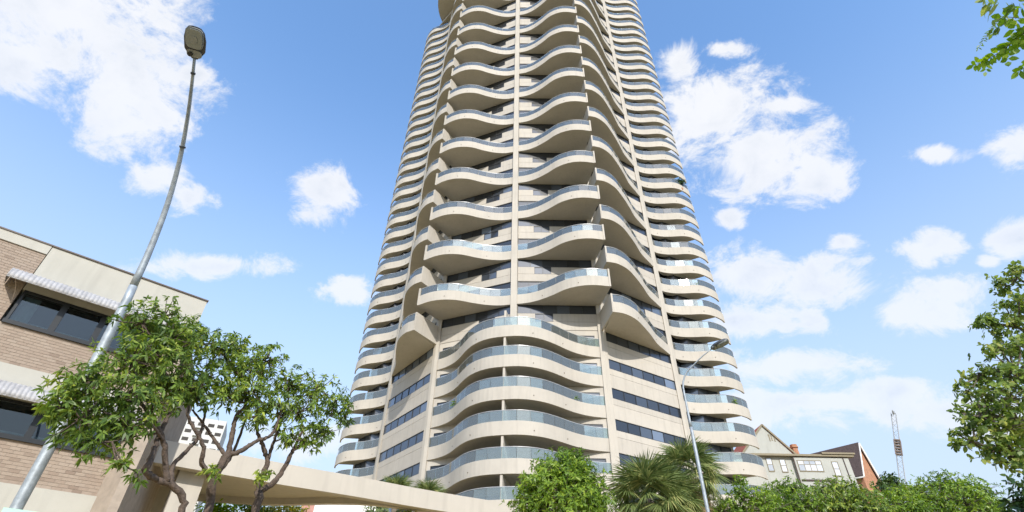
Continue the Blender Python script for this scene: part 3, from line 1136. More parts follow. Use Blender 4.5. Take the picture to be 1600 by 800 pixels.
# ribbed wing behind the corner and its lower wall
wing = MB()
WZ = at(290, 612, 24).z
c0 = at(228, 690, 19.2); c1 = at(277, 690, 24.5)
d = (c1 - c0); d.z = 0; L_ = d.length; d.normalize(); nn = Vector((d.y, -d.x, 0))
k = 26
for i in range(k):
    a = c0 + d * (L_ * i / k); b = c0 + d * (L_ * (i + 0.8) / k)
    pts = [(a.x + nn.x * .05, a.y + nn.y * .05), (b.x + nn.x * .05, b.y + nn.y * .05), (b.x - nn.x * .2, b.y - nn.y * .2), (a.x - nn.x * .2, a.y - nn.y * .2)]
    wing.prism(pts, 0.13, WZ)
bk = Vector((-0.8, 0.3, 0)) * 5
pts = [(c0.x, c0.y), (c1.x, c1.y), (c1.x + bk.x, c1.y + bk.y), (c0.x + bk.x * .5, c0.y + bk.y * .5)]
wing.prism(pts, 0.13, WZ - 0.05)
tag(wing.obj('ribbed_wing', M['sidewall']), 'brown ribbed wall rising behind the corner of the brick building', 'wall')

# ------------------------------------------------------------------ entrance canopy
canopy = thing('entrance_canopy', 'long curved cream concrete canopy sweeping in front of the tower base', 'canopy', (-6, 21, 0))
cb = Vector((-6, 21, 0))
F = smooth_curve([(-12.9, 16.75), (-10.42, 18.8), (-8.43, 20.4), (-6.13, 22.05), (-4.1, 23.65), (-2.0, 25.1), (0.4, 26.5), (4.0, 28.2), (8.5, 29.8)], 60) - np.array([cb.x, cb.y])
Bk = smooth_curve([(-15.2, 22.6), (-13.2, 23.3), (-11.0, 23.9), (-9.2, 23.9), (-7.4, 23.6), (-5.6, 23.75), (-3.7, 24.85), (-1.6, 26.1), (0.8, 27.4), (4.4, 29.0), (8.8, 30.6)], 60) - np.array([cb.x, cb.y])
zt, zb = H(5.5), H(4.76)
def band(name, C, w, z0, z1):
    d = np.gradient(C, axis=0); nrm = unit(np.stack([-d[:, 1], d[:, 0]], 1))
    I = C + nrm * w
    mb = MB(); n = len(C)
    v = []
    for i in range(n):
        v += [(*C[i], z0), (*C[i], z1), (*I[i], z1), (*I[i], z0)]
    f = []
    for i in range(n - 1):
        a, b = i * 4, i * 4 + 4
        for j in range(4):
            f.append((a + j, b + j, b + (j + 1) % 4, a + (j + 1) % 4)[::-1])
    f += [(0, 1, 2, 3), tuple(n * 4 - 4 + q for q in (3, 2, 1, 0))]
    mb.poly(v, f)
    return mb.obj(name, M['paint'], canopy)
band('fascia_beam', F, 0.42, zb, zt)
band('back_beam', Bk, -0.3, zb - 0.02, zt - 0.1)
sl_ = MB()
for i in range(59):
    q = [(*F[i], 0), (*F[i + 1], 0), (*Bk[i + 1], 0), (*Bk[i], 0)]
    lo = [(x, y, zb + 0.22) for x, y, z in q]; hi = [(x, y, zt - 0.12) for x, y, z in q]
    sl_.poly(lo + hi, [(3, 2, 1, 0), (4, 5, 6, 7)])
sl_.obj('canopy_slab', M['paint'], canopy)
def column(p, w, dpt, rz, h=None):
    m_ = MB().box(-w / 2, w / 2, -dpt / 2, dpt / 2, 0.1, (zb + 0.2) if h is None else h)
    m_.obj('column', M['paint'], canopy, (p.x - cb.x, p.y - cb.y, 0), (0, 0, rz))
column(at(288, 770, 22.2), 0.85, 0.5, R(40))
column(at(243, 775, 25.5), 0.8, 0.6, R(30))
column(at(222, 780, 25.0), 0.4, 0.4, R(30))
column(Vector((7.9, 29.9, 0)), 0.6, 0.4, R(20), zb)
# curved planter wall with palms, further right
PW = smooth_curve([(1.6, 28.9), (3.4, 29.0), (5.1, 30.0), (6.9, 31.7), (9.2, 34.5), (11.0, 37.5)], 30)
mb = MB()
for i in range(29):
    a, b = PW[i], PW[i + 1]
    d = np.array([b[0] - a[0], b[1] - a[1]]); d /= np.linalg.norm(d); n_ = np.array([-d[1], d[0]]) * 0.25
    q = [tuple(a), tuple(b), tuple(b + n_), tuple(a + n_)]
    z1 = H(6.42)
    mb.poly([(*p, 0.1) for p in q] + [(*p, z1) for p in q], [(4, 5, 6, 7), (0, 1, 5, 4), (2, 3, 7, 6)])
tag(mb.obj('planter_wall', M['paint']), 'plain cream planter wall below the fan palms', 'wall')
# low walls glimpsed under the canopy
p = at(540, 800, 33)
tag(MB().box(-1.7, 1.9, -0.2, 0.2, 0.1, at(540, 785, 33).z).obj('garden_wall', M['screen'], None, (p.x, p.y, 0), (0, 0, R(8))), 'low white wall seen under the canopy', 'wall')
p = at(503, 800, 36)
tag(MB().box(-1.2, 0.9, -0.2, 0.2, 0.1, at(503, 777, 36).z).obj('pink_wall', M['brickpink'], None, (p.x, p.y, 0), (0, 0, R(8))), 'pink brick wall glimpsed under the canopy', 'wall')

# ------------------------------------------------------------------ lamp posts
def lamp_post(name, label, base, az, pts, r, headlen, rings, big):
    d = Vector((math.sin(az), -math.cos(az), 0))
    t = thing(name, label, 'street lamp', (base[0], base[1], 0.128))
    path = [Vector((0, 0, 0))] + [d * a + Vector((0, 0, h + EYE - 0.128)) for a, h in pts]
    n_st = 2
    C = smooth_curve([tuple(p) for p in path[1:]], 30)
    full = [tuple(path[0])] + [tuple(c) for c in C]
    n = len(full)
    rad = [r * (1.08 if i == 0 else 1.0 - 0.66 * max(0.0, (i / (n - 1) - 0.38) / 0.62) ** 0.8) for i in range(n)]
    cut = int(n * 0.48)
    MB().tube(full[:cut + 1], rad[:cut + 1], 14).obj('pole', M['galv'], t, smooth=True)
    MB().tube(full[cut:], [x * 0.93 for x in rad[cut:]], 12).obj('arm', M['galv'], t, smooth=True)
    for (k, w) in rings:
        i = max(1, min(n - 2, int(k * n)))
        p = Vector(full[i]); dd = (Vector(full[i + 1]) - Vector(full[i - 1])).normalized()
        MB().tube([p - dd * 0.02, p + dd * 0.02], rad[i] * w, 12).obj('collar', M['darkmetal'], t)
    # luminaire
    tipp = Vector(full[-1]); dd = (tipp - Vector(full[-3])).normalized()
    dd = (dd + d * 0.7).normalized()
    sidev = dd.cross(Vector((0, 0, 1))).normalized()
    upv = sidev.cross(dd).normalized()
    mat = Matrix((sidev, dd, upv)).transposed().to_4x4()
    hd = inst('luminaire', None, t, tipp, mat.to_euler())
    w = headlen * 0.30
    sec = [(-0.02, 0.045, 0.04), (0.03, 0.55 * w, 0.06), (0.22 * headlen, 0.95 * w, 0.075), (0.26 * headlen, 1.0 * w, 0.08), (0.6 * headlen, 1.05 * w, 0.09), (0.85 * headlen, 0.9 * w, 0.075), (0.97 * headlen, 0.62 * w, 0.045), (1.0 * headlen, 0.35 * w, 0.02)]
    mb = MB(); v = []; kk = 14
    for (y, hw, hz) in sec:
        for q in range(kk):
            a = math.pi * q / (kk - 1)
            v.append((math.cos(a) * hw, y, abs(math.sin(a)) ** 0.7 * hz * 1.5))
    f = [(i * kk + j, i * kk + j + 1, (i + 1) * kk + j + 1, (i + 1) * kk + j) for i in range(len(sec) - 1) for j in range(kk - 1)]
    f += [((i + 1) * kk, (i + 1) * kk + kk - 1, i * kk + kk - 1, i * kk) for i in range(len(sec) - 1)]
    f += [tuple(range(kk)), tuple((len(sec) - 1) * kk + q for q in range(kk - 1, -1, -1))]
    mb.poly(v, f)
    mb.obj('housing', M['darkmetal'], hd, smooth=False)
    # lens bowl, reflector and gear cover below
    def pad(y0, y1, hw, z0, z1, mat_, nm):
        m2 = MB(); n2 = 20
        ring = []
        for q in range(n2):
            a = 2 * math.pi * q / n2
            ca, sa = math.cos(a), math.sin(a)
            e = 0.55
            ring.append((hw * math.copysign(abs(ca) ** e, ca), (y0 + y1) / 2 + (y1 - y0) / 2 * math.copysign(abs(sa) ** e, sa)))
        m2.prism(ring, z0, z1)
        return m2.obj(nm, mat_, hd)
    pad(0.30 * headlen, 0.97 * headlen, 0.88 * w, -0.025, 0.01, M['reflector'], 'rim')
    pad(0.33 * headlen, 0.93 * headlen, 0.80 * w, -0.05, -0.02, M['lens'], 'lens')
    pad(0.48 * headlen, 0.72 * headlen, 0.33 * w, -0.062, -0.045, M['reflector'], 'bulb_holder')
    pad(0.03 * headlen, 0.27 * headlen, 0.72 * w, -0.03, 0.01, M['reflector'], 'gear_cover')
    MB().tube([(0.35 * w, 0.12 * headlen, -0.03), (0.35 * w, 0.12 * headlen, -0.07)], 0.045, 10).obj('sensor', M['blackframe'], hd)
    return t


lp = lamp_post('street_lamp', 'tall grey lamp post with its arm curving up left beside the brick building', (-7.22, 8.3), R(20),
               [(0.0, 1.5), (0.03, 3.2), (0.14, 4.8), (0.24, 5.44), (0.37, 6.1), (0.7, 7.02), (1.22, 7.8), (1.9, 8.43), (2.55, 8.86), (2.86, 9.04)],
               0.084, 0.60, [(0.80, 1.3), (0.955, 1.4)], True)
MB().tube([(0, 0, 2.30), (0, 0, 2.33)], 0.09, 14).obj('strap', M['darkmetal'], lp)
MB().tube([(0, 0, 2.62), (0, 0, 2.65)], 0.09, 14).obj('strap', M['darkmetal'], lp)
S = 1.25
lp2 = lamp_post('street_lamp', 'slender grey lamp post with short right arm before the fan palms', (5.39 * S, 15.06 * S), R(60),
                [(0.0, 3.0 * S), (0.0, 5.0 * S), (0.0, 6.2 * S), (0.02 * S, 6.65 * S), (0.18 * S, 6.98 * S), (0.46 * S, 7.2 * S), (0.80 * S, 7.44 * S), (1.10 * S, 7.6 * S)],
                0.062, 0.72, [], False)
# name plate fixed to the pole, only its top edge reaches the picture
p = at(37, 799.5, 10.7)
sp = thing('street_sign', 'pale green street sign plate at the foot of the left lamp post', 'sign', (p.x, p.y, p.z - 0.22))
ang = math.atan2(-p.x, p.y)
MB().box(-0.24, 0.24, -0.012, 0.012, 0.0, 0.24).obj('plate', M['signgreen'], sp, (0, 0, 0), (0, 0, ang + R(6)))
MB().box(-0.05, 0.05, 0.012, 0.10, 0.08, 0.14).obj('bracket', M['galv'], sp, (0, 0, 0), (0, 0, ang + R(6)))

# ------------------------------------------------------------------ near trees on the left
def px(D, *uv): return [at(u, v, D) for u, v in uv]
def clumps_at(lst, jit=0.0): return [(at(u, v, D), r) for u, v, D, r in lst]
def root(u, D):
    p = at(u, 800, D); return (p.x, p.y, 0.128)
g3 = 'small trees in front of the canopy'
b = root(283, 10.2)
grow_tree('street_tree', 'leafy small tree nearest the lamp post with glossy leaves reaching far left', 'tree', b,
          clumps_at([(112, 615, 9.5, .40), (150, 595, 9.4, .50), (205, 565, 9.6, .55), (222, 505, 9.9, .42), (258, 493, 10.2, .42), (292, 535, 10.4, .5),
                     (250, 560, 9.9, .6), (190, 625, 9.4, .52), (125, 655, 9.3, .42), (150, 685, 9.2, .34), (205, 668, 9.3, .36), (300, 512, 10.5, .34), (95, 635, 9.4, .3),
                     (265, 600, 9.9, .45), (215, 738, 9.0, .14), (190, 725, 9.1, .16), (240, 625, 9.6, .4), (270, 528, 10.0, .45)]),
          M['leafA'], M['bark'], 330, 10, 0.104, 0.32, 0.085, 2,
          [([b, (Vector(b) + at(283, 800, 10.2)) / 2, at(283, 800, 10.2), at(286, 785, 10.2), at(281, 768, 10.15), at(267, 757, 10.1), at(246, 750, 10.0)], .08, .048),
           ([at(262, 753, 10.05), at(258, 720, 10.0), at(256, 689, 9.9), at(238, 655, 9.7), at(205, 610, 9.5)], .05, .022),
           ([at(246, 750, 10.0), at(226, 737, 9.7), at(234, 722, 9.7), at(250, 677, 9.9), at(282, 605, 10.1), at(285, 550, 10.3)], .048, .02),
           ([at(268, 755, 10.1), at(270, 728, 10.2), at(290, 706, 10.3), at(312, 680, 10.5), at(322, 640, 10.6)], .045, .018),
           ([at(256, 689, 9.9), at(232, 660, 9.5), at(195, 655, 9.3), at(150, 640, 9.3)], .025, .012),
           ([at(250, 677, 9.9), at(220, 680, 9.5), at(175, 690, 9.2)], .018, .009)], g3, droop=0.28)
b = root(324, 10.6)
grow_tree('street_tree', 'small tree with the thickest forked trunk, middle of three in front of the canopy', 'tree', b,
          clumps_at([(345, 545, 10.6, .46), (322, 590, 10.4, .5), (378, 575, 10.7, .52), (350, 612, 10.3, .42), (302, 612, 10.2, .4), (392, 612, 10.5, .46), (418, 563, 10.9, .46), (335, 735, 10.0, .18), (372, 548, 11.0, .42), (400, 650, 10.4, .32)]),
          M['leafA'], M['bark'], 330, 10, 0.104, 0.32, 0.11, 2,
          [([b, (Vector(b) + at(324, 800, 10.6)) / 2, at(324, 800, 10.6), at(333, 752, 10.5), at(346, 726, 10.5), at(358, 708, 10.5)], .10, .062),
           ([at(357, 710, 10.5), at(364, 674, 10.5), at(370, 650, 10.6), at(384, 630, 10.6), at(380, 590, 10.7)], .05, .02),
           ([at(358, 708, 10.5), at(372, 707, 10.5), at(400, 690, 10.5), at(426, 677, 10.6), at(440, 640, 10.7)], .045, .018),
           ([at(330, 749, 10.5), at(315, 722, 10.3), at(318, 698, 10.2), at(294, 650, 10.1), at(300, 620, 10.2)], .045, .018),
           ([at(351, 710, 10.5), at(334, 686, 10.6), at(322, 668, 10.6), at(300, 640, 10.5)], .035, .015),
           ([at(330, 765, 10.6), at(345, 735, 10.8), at(362, 712, 11.0), at(384, 655, 11.0), at(400, 600, 11.0)], .035, .012)], g3, droop=0.28)
b = root(399, 10.9)
grow_tree('street_tree', 'small tree with twin stems, rightmost of three in front of the canopy', 'tree', b,
          clumps_at([(452, 600, 10.9, .5), (498, 608, 11.0, .44), (524, 628, 11.1, .36), (538, 652, 11.1, .24), (470, 645, 10.8, .5), (505, 672, 10.9, .36), (432, 632, 10.8, .46), (478, 688, 10.7, .32), (446, 680, 10.8, .28), (405, 742, 10.4, .17), (425, 735, 10.5, .15), (545, 635, 11.2, .2)]),
          M['leafA'], M['bark'], 310, 10, 0.10, 0.32, 0.09, 2,
          [([b, (Vector(b) + at(399, 800, 10.9)) / 2, at(399, 800, 10.9), at(404, 766, 10.9)], .09, .065),
           ([at(404, 770, 10.9), at(410, 745, 10.9), at(418, 722, 10.9), at(412, 700, 10.9), at(402, 672, 10.8), at(405, 640, 10.8)], .06, .02),
           ([at(404, 770, 10.9), at(430, 752, 10.9), at(447, 725, 10.9), at(458, 704, 10.9), at(474, 670, 10.9)], .055, .022),
           ([at(417, 725, 10.9), at(428, 690, 10.9), at(440, 655, 10.9), at(452, 620, 10.9)], .035, .016),
           ([at(458, 704, 10.9), at(485, 680, 11.0), at(515, 650, 11.1)], .02, .009)], g3, droop=0.28)

# ------------------------------------------------------------------ round tree before the tower, row of trees on the right
b = root(868, 20)
grow_tree('leafy_tree', 'bright green bushy tree in front of the middle of the tower base', 'tree', b,
          clumps_at([(872, 742, 20, 1.0), (898, 722, 20, .62), (850, 758, 19.6, .95), (915, 760, 20, .9), (880, 785, 19.4, 1.3), (835, 785, 19.8, .9), (885, 712, 20.2, .42), (925, 785, 19.8, .8), (860, 735, 20.3, .5), (902, 740, 19.6, .7)]),
          M['leafC'], M['bark2'], 330, 8, 0.165, 0.30, 0.16, 3.2, droop=0.15)
gr = 'trees along the street on the right'
def row_tree(u, D, lab, cl, mat='leafC', L=0.17, dens=190):
    grow_tree('street_side_tree', lab, 'tree', root(u, D), clumps_at(cl), M[mat], M['bark2'], dens, 7, L, 0.36, 0.2, 4.0, None, gr, droop=0.12, twig=0.02)
row_tree(1165, 29, 'green tree crown covering the bottom right corner of the tower, leftmost of the row', [(1150, 795, 29, 1.0), (1182, 784, 29, .9), (1160, 768, 28.5, .55), (1128, 800, 28, .8), (1198, 798, 28.5, 1.0), (1156, 750, 28.7, .36)])
row_tree(1225, 31, 'green tree crown under the two small sage windows', [(1208, 772, 31, .7), (1238, 764, 31, .75), (1235, 795, 30, 1.2), (1262, 784, 30, .9), (1222, 762, 31, .45), (1205, 795, 30, 1.0)])
row_tree(1300, 32, 'broad green tree crown under the wide sage house window', [(1285, 770, 32, .75), (1312, 762, 32, .8), (1300, 792, 31, 1.3), (1345, 772, 32, .75), (1352, 795, 31, 1.1), (1330, 785, 31, .9)], 'leafA')
row_tree(1395, 34, 'light green tree crown below the orange brick gable', [(1380, 784, 34, .75), (1402, 780, 34, .7), (1425, 793, 33, .8), (1395, 800, 33, 1.0), (1440, 803, 33, .8)])
row_tree(1480, 38, 'wide spreading tree crown to the right of the lattice boom', [(1440, 771, 38, .9), (1470, 760, 38, .9), (1500, 759, 38, .9), (1525, 770, 38, 1.0), (1545, 786, 38, .8), (1556, 798, 38, .6), (1470, 786, 37, 1.4), (1510, 790, 37, 1.4), (1420, 766, 39, .7), (1400, 770, 39, .6), (1445, 795, 37, 1.1)])
grow_tree('small_far_tree', 'small wispy tree left of the lattice mast foot', 'tree', root(1392, 70), clumps_at([(1388, 748, 70, .8), (1398, 756, 70, .9), (1382, 760, 69, 1.1)]), M['leafD'], M['bark2'], 60, 6, 0.4, 0.35, 0.15, 12)
grow_tree('dark_tree', 'dark green tree cut by the bottom right corner of the photo', 'tree', root(1612, 24), clumps_at([(1606, 784, 24, .4), (1610, 803, 24, .6), (1640, 775, 24, 1.0), (1640, 800, 24, 1.1)]), M['leafD'], M['bark2'], 150, 7, 0.22, 0.4, 0.15, 2.6)

# ------------------------------------------------------------------ big tree at the right edge
b = Vector(at(1690, 700, 19)); b.z = 0.128
big = []
for (u, v, D, r) in [(1596, 425, 17.5, .7), (1572, 447, 17.4, .45), (1592, 468, 17.2, .6), (1550, 503, 17, .45), (1582, 506, 17.2, .7), (1530, 508, 17, .28), (1562, 543, 16.8, .42), (1594, 540, 17, .6),
       (1520, 590, 16.6, .42), (1548, 583, 16.8, .5), (1584, 588, 16.8, .8), (1508, 612, 16.5, .3), (1540, 618, 16.5, .65), (1575, 628, 16.5, .85), (1504, 646, 16.3, .36), (1535, 656, 16.3, .65),
       (1575, 668, 16.3, .85), (1494, 676, 16.2, .34), (1518, 690, 16.2, .42), (1562, 702, 16.2, .55), (1592, 702, 16.3, .7), (1580, 728, 16.2, .28), (1602, 728, 16.2, .36), (1488, 695, 16.1, .2),
       (1640, 480, 18, 1.3), (1650, 570, 18, 1.5), (1650, 660, 18, 1.6), (1690, 520, 19, 1.9), (1700, 620, 19, 2.0), (1680, 420, 18.5, 1.2), (1740, 560, 20, 1.9)]:
    big.append((u, v, D, r))
    if u < 1610 and r > .4:
        big.append((u - RNG.uniform(5, 22), v + RNG.uniform(-14, 14), D - .2, r * .4))
limbs = [([b, at(1690, 760, 19), at(1680, 680, 18.8), at(1672, 620, 18.6), at(1665, 520, 18.6), at(1655, 440, 18.4)], .26, .08),
         ([at(1680, 700, 18.8), at(1640, 670, 17.8), at(1590, 655, 16.9), at(1530, 650, 16.4)], .11, .03),
         ([at(1672, 640, 18.6), at(1630, 600, 17.8), at(1585, 580, 17.0), at(1530, 585, 16.7)], .10, .03),
         ([at(1668, 570, 18.6), at(1630, 530, 18.0), at(1585, 510, 17.3), at(1545, 507, 17.0)], .08, .025),
         ([at(1660, 480, 18.5), at(1620, 450, 17.9), at(1590, 435, 17.5)], .07, .025),
         ([at(1684, 720, 18.9), at(1640, 715, 17.6), at(1590, 715, 16.5), at(1520, 690, 16.2)], .08, .025)]
grow_tree('plane_tree', 'large leafy tree reaching in from the right edge of the photo', 'tree', tuple(b), clumps_at(big), M['leafB'], M['bark2'], 98, 7, 0.12, 0.60, 0.26, 4, limbs, None, 0.42, 0.12, 0.014)

# overhanging branch at the top right: pinnate leaves on a limb whose trunk stands beside the camera
b = Vector((11.5, 3.2, 0.0))
ov = thing('overhanging_tree', 'thin branch with oval paired leaves hanging in at the top right', 'tree', tuple(b))
mb = MB()
A0 = at(1650, 35, 9.0); A1 = at(1600, 52, 9.0); A2 = at(1575, 72, 8.9); A3 = at(1545, 92, 8.8); A4 = at(1522, 102, 8.7)
C1 = at(1590, 28, 9.0); C2 = at(1565, 26, 8.9); C3 = at(1545, 50, 8.8); C4 = at(1528, 76, 8.7)
limb(mb, [Vector((0, 0, 0)), Vector((0.3, 0.2, 4)), Vector((0.4, 0.6, 8)), A0 - b, A1 - b], .16, .012, 8)
limb(mb, [A1 - b, A2 - b, A3 - b, A4 - b], .010, .003, 5, 0.005)
limb(mb, [A0 - b, C1 - b, C2 - b], .010, .004, 5, 0.005)
limb(mb, [C2 - b, C3 - b, C4 - b], .004, .002, 4, 0.005)
D1, D2 = at(1612, 95, 8.9), at(1592, 112, 8.8)
limb(mb, [A0 - b, D1 - b, D2 - b], .010, .003, 5, 0.005)
mb.obj('trunk', M['bark2'], ov, smooth=True)
base, dirs, sid, LL, WW = [], [], [], [], []
def pinnate(p, q, k, l, w):
    p, q = Vector(p) - b, Vector(q) - b
    ax = (q - p).normalized()
    view = (Vector((0, 0, EYE)) - b - p).normalized()
    sv = ax.cross(view).normalized()
    for i in range(k):
        c = p.lerp(q, (i + 0.5) / k)
        for s_ in (1, -1):
            d_ = (sv * s_ + ax * 0.6 + Vector((0, 0, -0.35)) + Vector(RNG.normal(size=3)) * 0.25).normalized()
            base.append(c); dirs.append(d_); sid.append((d_.cross(view) + Vector(RNG.normal(size=3)) * 0.3).normalized())
            LL.append(l * random.uniform(0.8, 1.15)); WW.append(w)
    base.append(q); dirs.append(ax); sid.append(sv); LL.append(l); WW.append(w)
pinnate(A1, A2, 5, .17, .085); pinnate(A2, A3, 5, .15, .075); pinnate(A3, A4, 4, .13, .07)
pinnate(A2, at(1575, 96, 8.7), 3, .14, .08); pinnate(A3, at(1540, 112, 8.7), 3, .11, .05)
pinnate(C1, C2, 2, .15, .09); pinnate(C2, C3, 6, .06, .02); pinnate(C3, C4, 7, .06, .018); pinnate(C1, at(1585, 50, 8.9), 3, .16, .09)
pinnate(D1, D2, 4, .16, .08); pinnate(A0, A1, 6, .17, .09); pinnate(A1, at(1590, 75, 8.8), 3, .16, .09); pinnate(at(1600, 10, 9), at(1580, 20, 9), 3, .14, .04)
arr = lambda x: np.array([list(q) for q in x])
inst('leaves', leaf_mesh('leaves', arr(base), arr(dirs), arr(sid), np.array(LL), np.array(WW), RNG.uniform(0.2, 0.9, len(base)), M['leafE'], 0.1), ov)
tp, ax_ = clump_points(at(1760, -60, 9.5) - b, 1.6, 260)
inst('crown', rosettes(tp, ax_, 7, .16, .5, M['leafB']), ov)

# ------------------------------------------------------------------ fan palms
def frond_mesh(name, mat, nb=26, L=0.95, fan=R(250), fold=0.35, tipdroop=0.35):
    """a fan leaf: stalk of unit length along +x, blades radiating from its end"""
    base, dirs, sid, LL = [], [], [], []
    for i in range(nb):
        a = -fan / 2 + fan * i / (nb - 1)
        l = L * (0.72 + 0.28 * math.cos(a * 0.6)) * random.uniform(0.92, 1.06)
        d = Vector((math.cos(a), math.sin(a), -fold * abs(math.sin(a)) + random.uniform(-.08, .08))).normalized()
        base.append((1.0, 0, 0)); dirs.append(tuple(d)); LL.append(l)
        s = d.cross(Vector((0, 0, 1)) + Vector((0, 0.5 * (1 if i % 2 else -1), 0))).normalized()
        sid.append(tuple(s))
    me = leaf_mesh(name, np.array(base), np.array(dirs), np.array(sid), np.array(LL), 0.055, RNG.uniform(0.1, 0.9, nb), mat, tipdroop)
    return me


fr_green = [frond_mesh('frond', M['palm'], 36) for _ in range(4)]
fr_dead = [frond_mesh('dry_frond', M['palmdead'], 20, 0.9, R(160), 0.6, 0.8) for _ in range(2)]
stalk = MB().tube([(0, 0, 0), (0.5, 0, 0.02), (1.0, 0, 0)], [0.022, 0.014, 0.008], 5).mesh('stalk', M['palm'])
def fan_palm(label, crown, size, ngreen, ndead, trunk_r=0.2, group='fan palms', zmin=-40):
    t = thing('fan_palm', label, 'palm', (crown.x, crown.y, 0.128), 0, group)
    h = crown.z - 0.128
    tr = MB()
    zs = np.linspace(0, h, 26)
    tr.tube([(0.05 * math.sin(z), 0.04 * math.cos(1.3 * z), z) for z in zs], [trunk_r * (1.15 - 0.2 * z / h + (0.06 if i % 2 else 0)) for i, z in enumerate(zs)], 10)
    tr.obj('trunk', M['bark2'], t, smooth=True)
    for i in range(ngreen):
        az_ = i * 2.39996 + random.uniform(-.2, .2)
        el = R(82 - (82 - zmin) * (i + 0.5) / ngreen + random.uniform(-6, 6))
        o = inst('frond', fr_green[i % 4], t, (0, 0, h), (R(random.uniform(-25, 25)), -el, az_), (size,) * 3)
        inst('stalk', stalk, o)
    for i in range(ndead):
        az_ = i * 2.39996 + 1.0
        el = R(random.uniform(-82, -48))
        inst('dry_frond', fr_dead[i % 2], t, (0, 0, h - 0.1 - random.uniform(0, .8)), (R(random.uniform(-30, 30)), -el, az_), (size * 0.85,) * 3)
fan_palm('fan palm with the widest upright crown, just right of the bushy tree', at(1013, 780, 24), 1.04, 42, 22, 0.22)
fan_palm('taller fan palm with drooping dry skirt crossed by the slender lamp post', at(1077, 742, 27), 1.0, 36, 40, 0.22)
fan_palm('low fan palm tucked between the two taller fan palms', at(1045, 790, 25.5), 1.0, 30, 14, 0.2)
fan_palm('small fan palm peeping over the canopy, left one', at(618, 775, 31), 0.68, 22, 2, 0.16, 'fan palms behind the canopy', 0)
fan_palm('small fan palm peeping over the canopy, right one', at(668, 783, 31), 0.68, 22, 2, 0.16, 'fan palms behind the canopy', 0)
# shrubs seen below the canopy
def shrub(u, v, D, r, mat, lab, L=0.2):
    p = at(u, v, D)
    t = thing('shrub', lab, 'shrub', (p.x, p.y, 0.128))
    c = Vector((0, 0, p.z - 0.128))
    mb = MB()
    for k in range(4):
        limb(mb, [Vector((0.1 * k - .15, 0, 0)), Vector((0.2 * math.sin(k), 0.2 * math.cos(k), c.z * 0.6)), c + Vector((0.4 * r * math.sin(2 * k), 0.4 * r * math.cos(2 * k), 0))], 0.05, 0.015, 5)
    mb.obj('stem', M['bark2'], t)
    q, a = clump_points(c, r, int(170 * r * r) + 40)
    inst('crown', rosettes(q, a, 7, L, 0.3, M[mat]), t)
shrub(345, 798, 27, 1.0, 'leafE', 'dark green shrub under the canopy behind the middle small tree')
shrub(400, 797, 27, .9, 'leafA', 'light green shrub under the canopy left of the twin stemmed tree')
shrub(450, 800, 27, .9, 'yellowleaf', 'pale yellow green shrub under the canopy right of the twin stemmed tree')
shrub(590, 803, 26, .7, 'palm', 'spiky green shrub below the canopy beam right of the white wall')
shrub(635, 808, 25, .6, 'yellowleaf', 'yellow flowered shrub under the right part of the canopy')
shrub(250, 790, 30, 1.0, 'leafC', 'green shrub seen between the canopy columns')

# ------------------------------------------------------------------ plants on the tower balconies
def pot_plant(local, n, r, lab, mat='leafC', dz=0.9, pot=True):
    w = Matrix.Translation(tower.location) @ Matrix.Rotation(R(-11.98), 4, 'Z') @ Vector((local[0], local[1], Z(n) + 0.252))
    t = thing('potted_plant', lab, 'plant', tuple(w))
    MB().tube([(0, 0, 0), (0, 0, 0.35)], [0.16, 0.22], 10).obj('pot', M['pot'], t)
    MB().tube([(0, 0, 0.35), (0.03, 0, dz)], [0.03, 0.02], 5).obj('stem', M['bark2'], t)
    q, a = clump_points((0.0, 0, dz + r * 0.4), r, 40)
    inst('leaves', rosettes(q, a, 7, r * 0.7, 0.25, M[mat]), t)
pot_plant((-4.3, -2.9), 5, 0.45, 'dark spiky plant behind the left half of the topmost bow balustrade', 'leafD')
pot_plant((22.2, 10.05), 15, 0.6, 'bush spilling over the right corner balcony high up the tower', 'leafD', 1.5)
pot_plant((21.6, 9.9), 4, 0.5, 'palm like pot plant behind corner glass low on the right side', 'leafC', 1.0)
pot_plant((-21.8, 9.8), 2, 0.4, 'small pot plant behind corner glass low on the left side', 'leafC', 0.9)

def balcony_chair(local, n, rz, lab, mat):
    w = Matrix.Translation(tower.location) @ Matrix.Rotation(R(-11.98), 4, 'Z') @ Vector((local[0], local[1], Z(n) + 0.252))
    t = thing('balcony_chair', lab, 'chair', tuple(w), rz, 'chairs on the tower balconies')
    MB().box(-.28, .28, -.27, .27, .40, .46).obj('seat', mat, t)
    MB().box(-.28, .28, .24, .29, .46, 1.45).obj('backrest', mat, t)
    lg = MB().box(-.025, .025, -.025, .025, 0, .40).mesh('leg', mat)
    for x in (-.24, .24):
        for y in (-.22, .24): inst('leg', lg, t, (x, y, 0))
balcony_chair((-20.6, 9.4), 1, 0.5, 'white chair behind the lowest left corner balustrade, nearer its tip', M['screen'])
balcony_chair((-19.2, 9.2), 1, -0.4, 'white chair behind the lowest left corner balustrade, nearer the pier', M['screen'])
balcony_chair((20.4, 9.55), 3, 0.3, 'dark chair behind the right corner balustrade just above the palms', M['frame'])
balcony_chair((6.2, -0.75), 2, 0.4, 'white chair behind the right end of a low bow balustrade above the bushy tree', M['screen'])
balcony_chair((-2.2, -4.4), 4, 0.2, 'pale chair behind a bow balustrade left of the centre divider', M['screen'])
pot_plant((5.6, -1.4), 3, 0.4, 'green pot plant behind the right part of a bow balustrade', 'leafC', 1.1)
pot_plant((-5.4, -1.7), 3, 0.4, 'green pot plant behind the left part of a bow balustrade', 'leafC', 1.1)
pot_plant((20.8, 9.6), 9, 0.4, 'green pot plant behind right corner glass level with the lowest side balcony', 'leafC', 1.2)

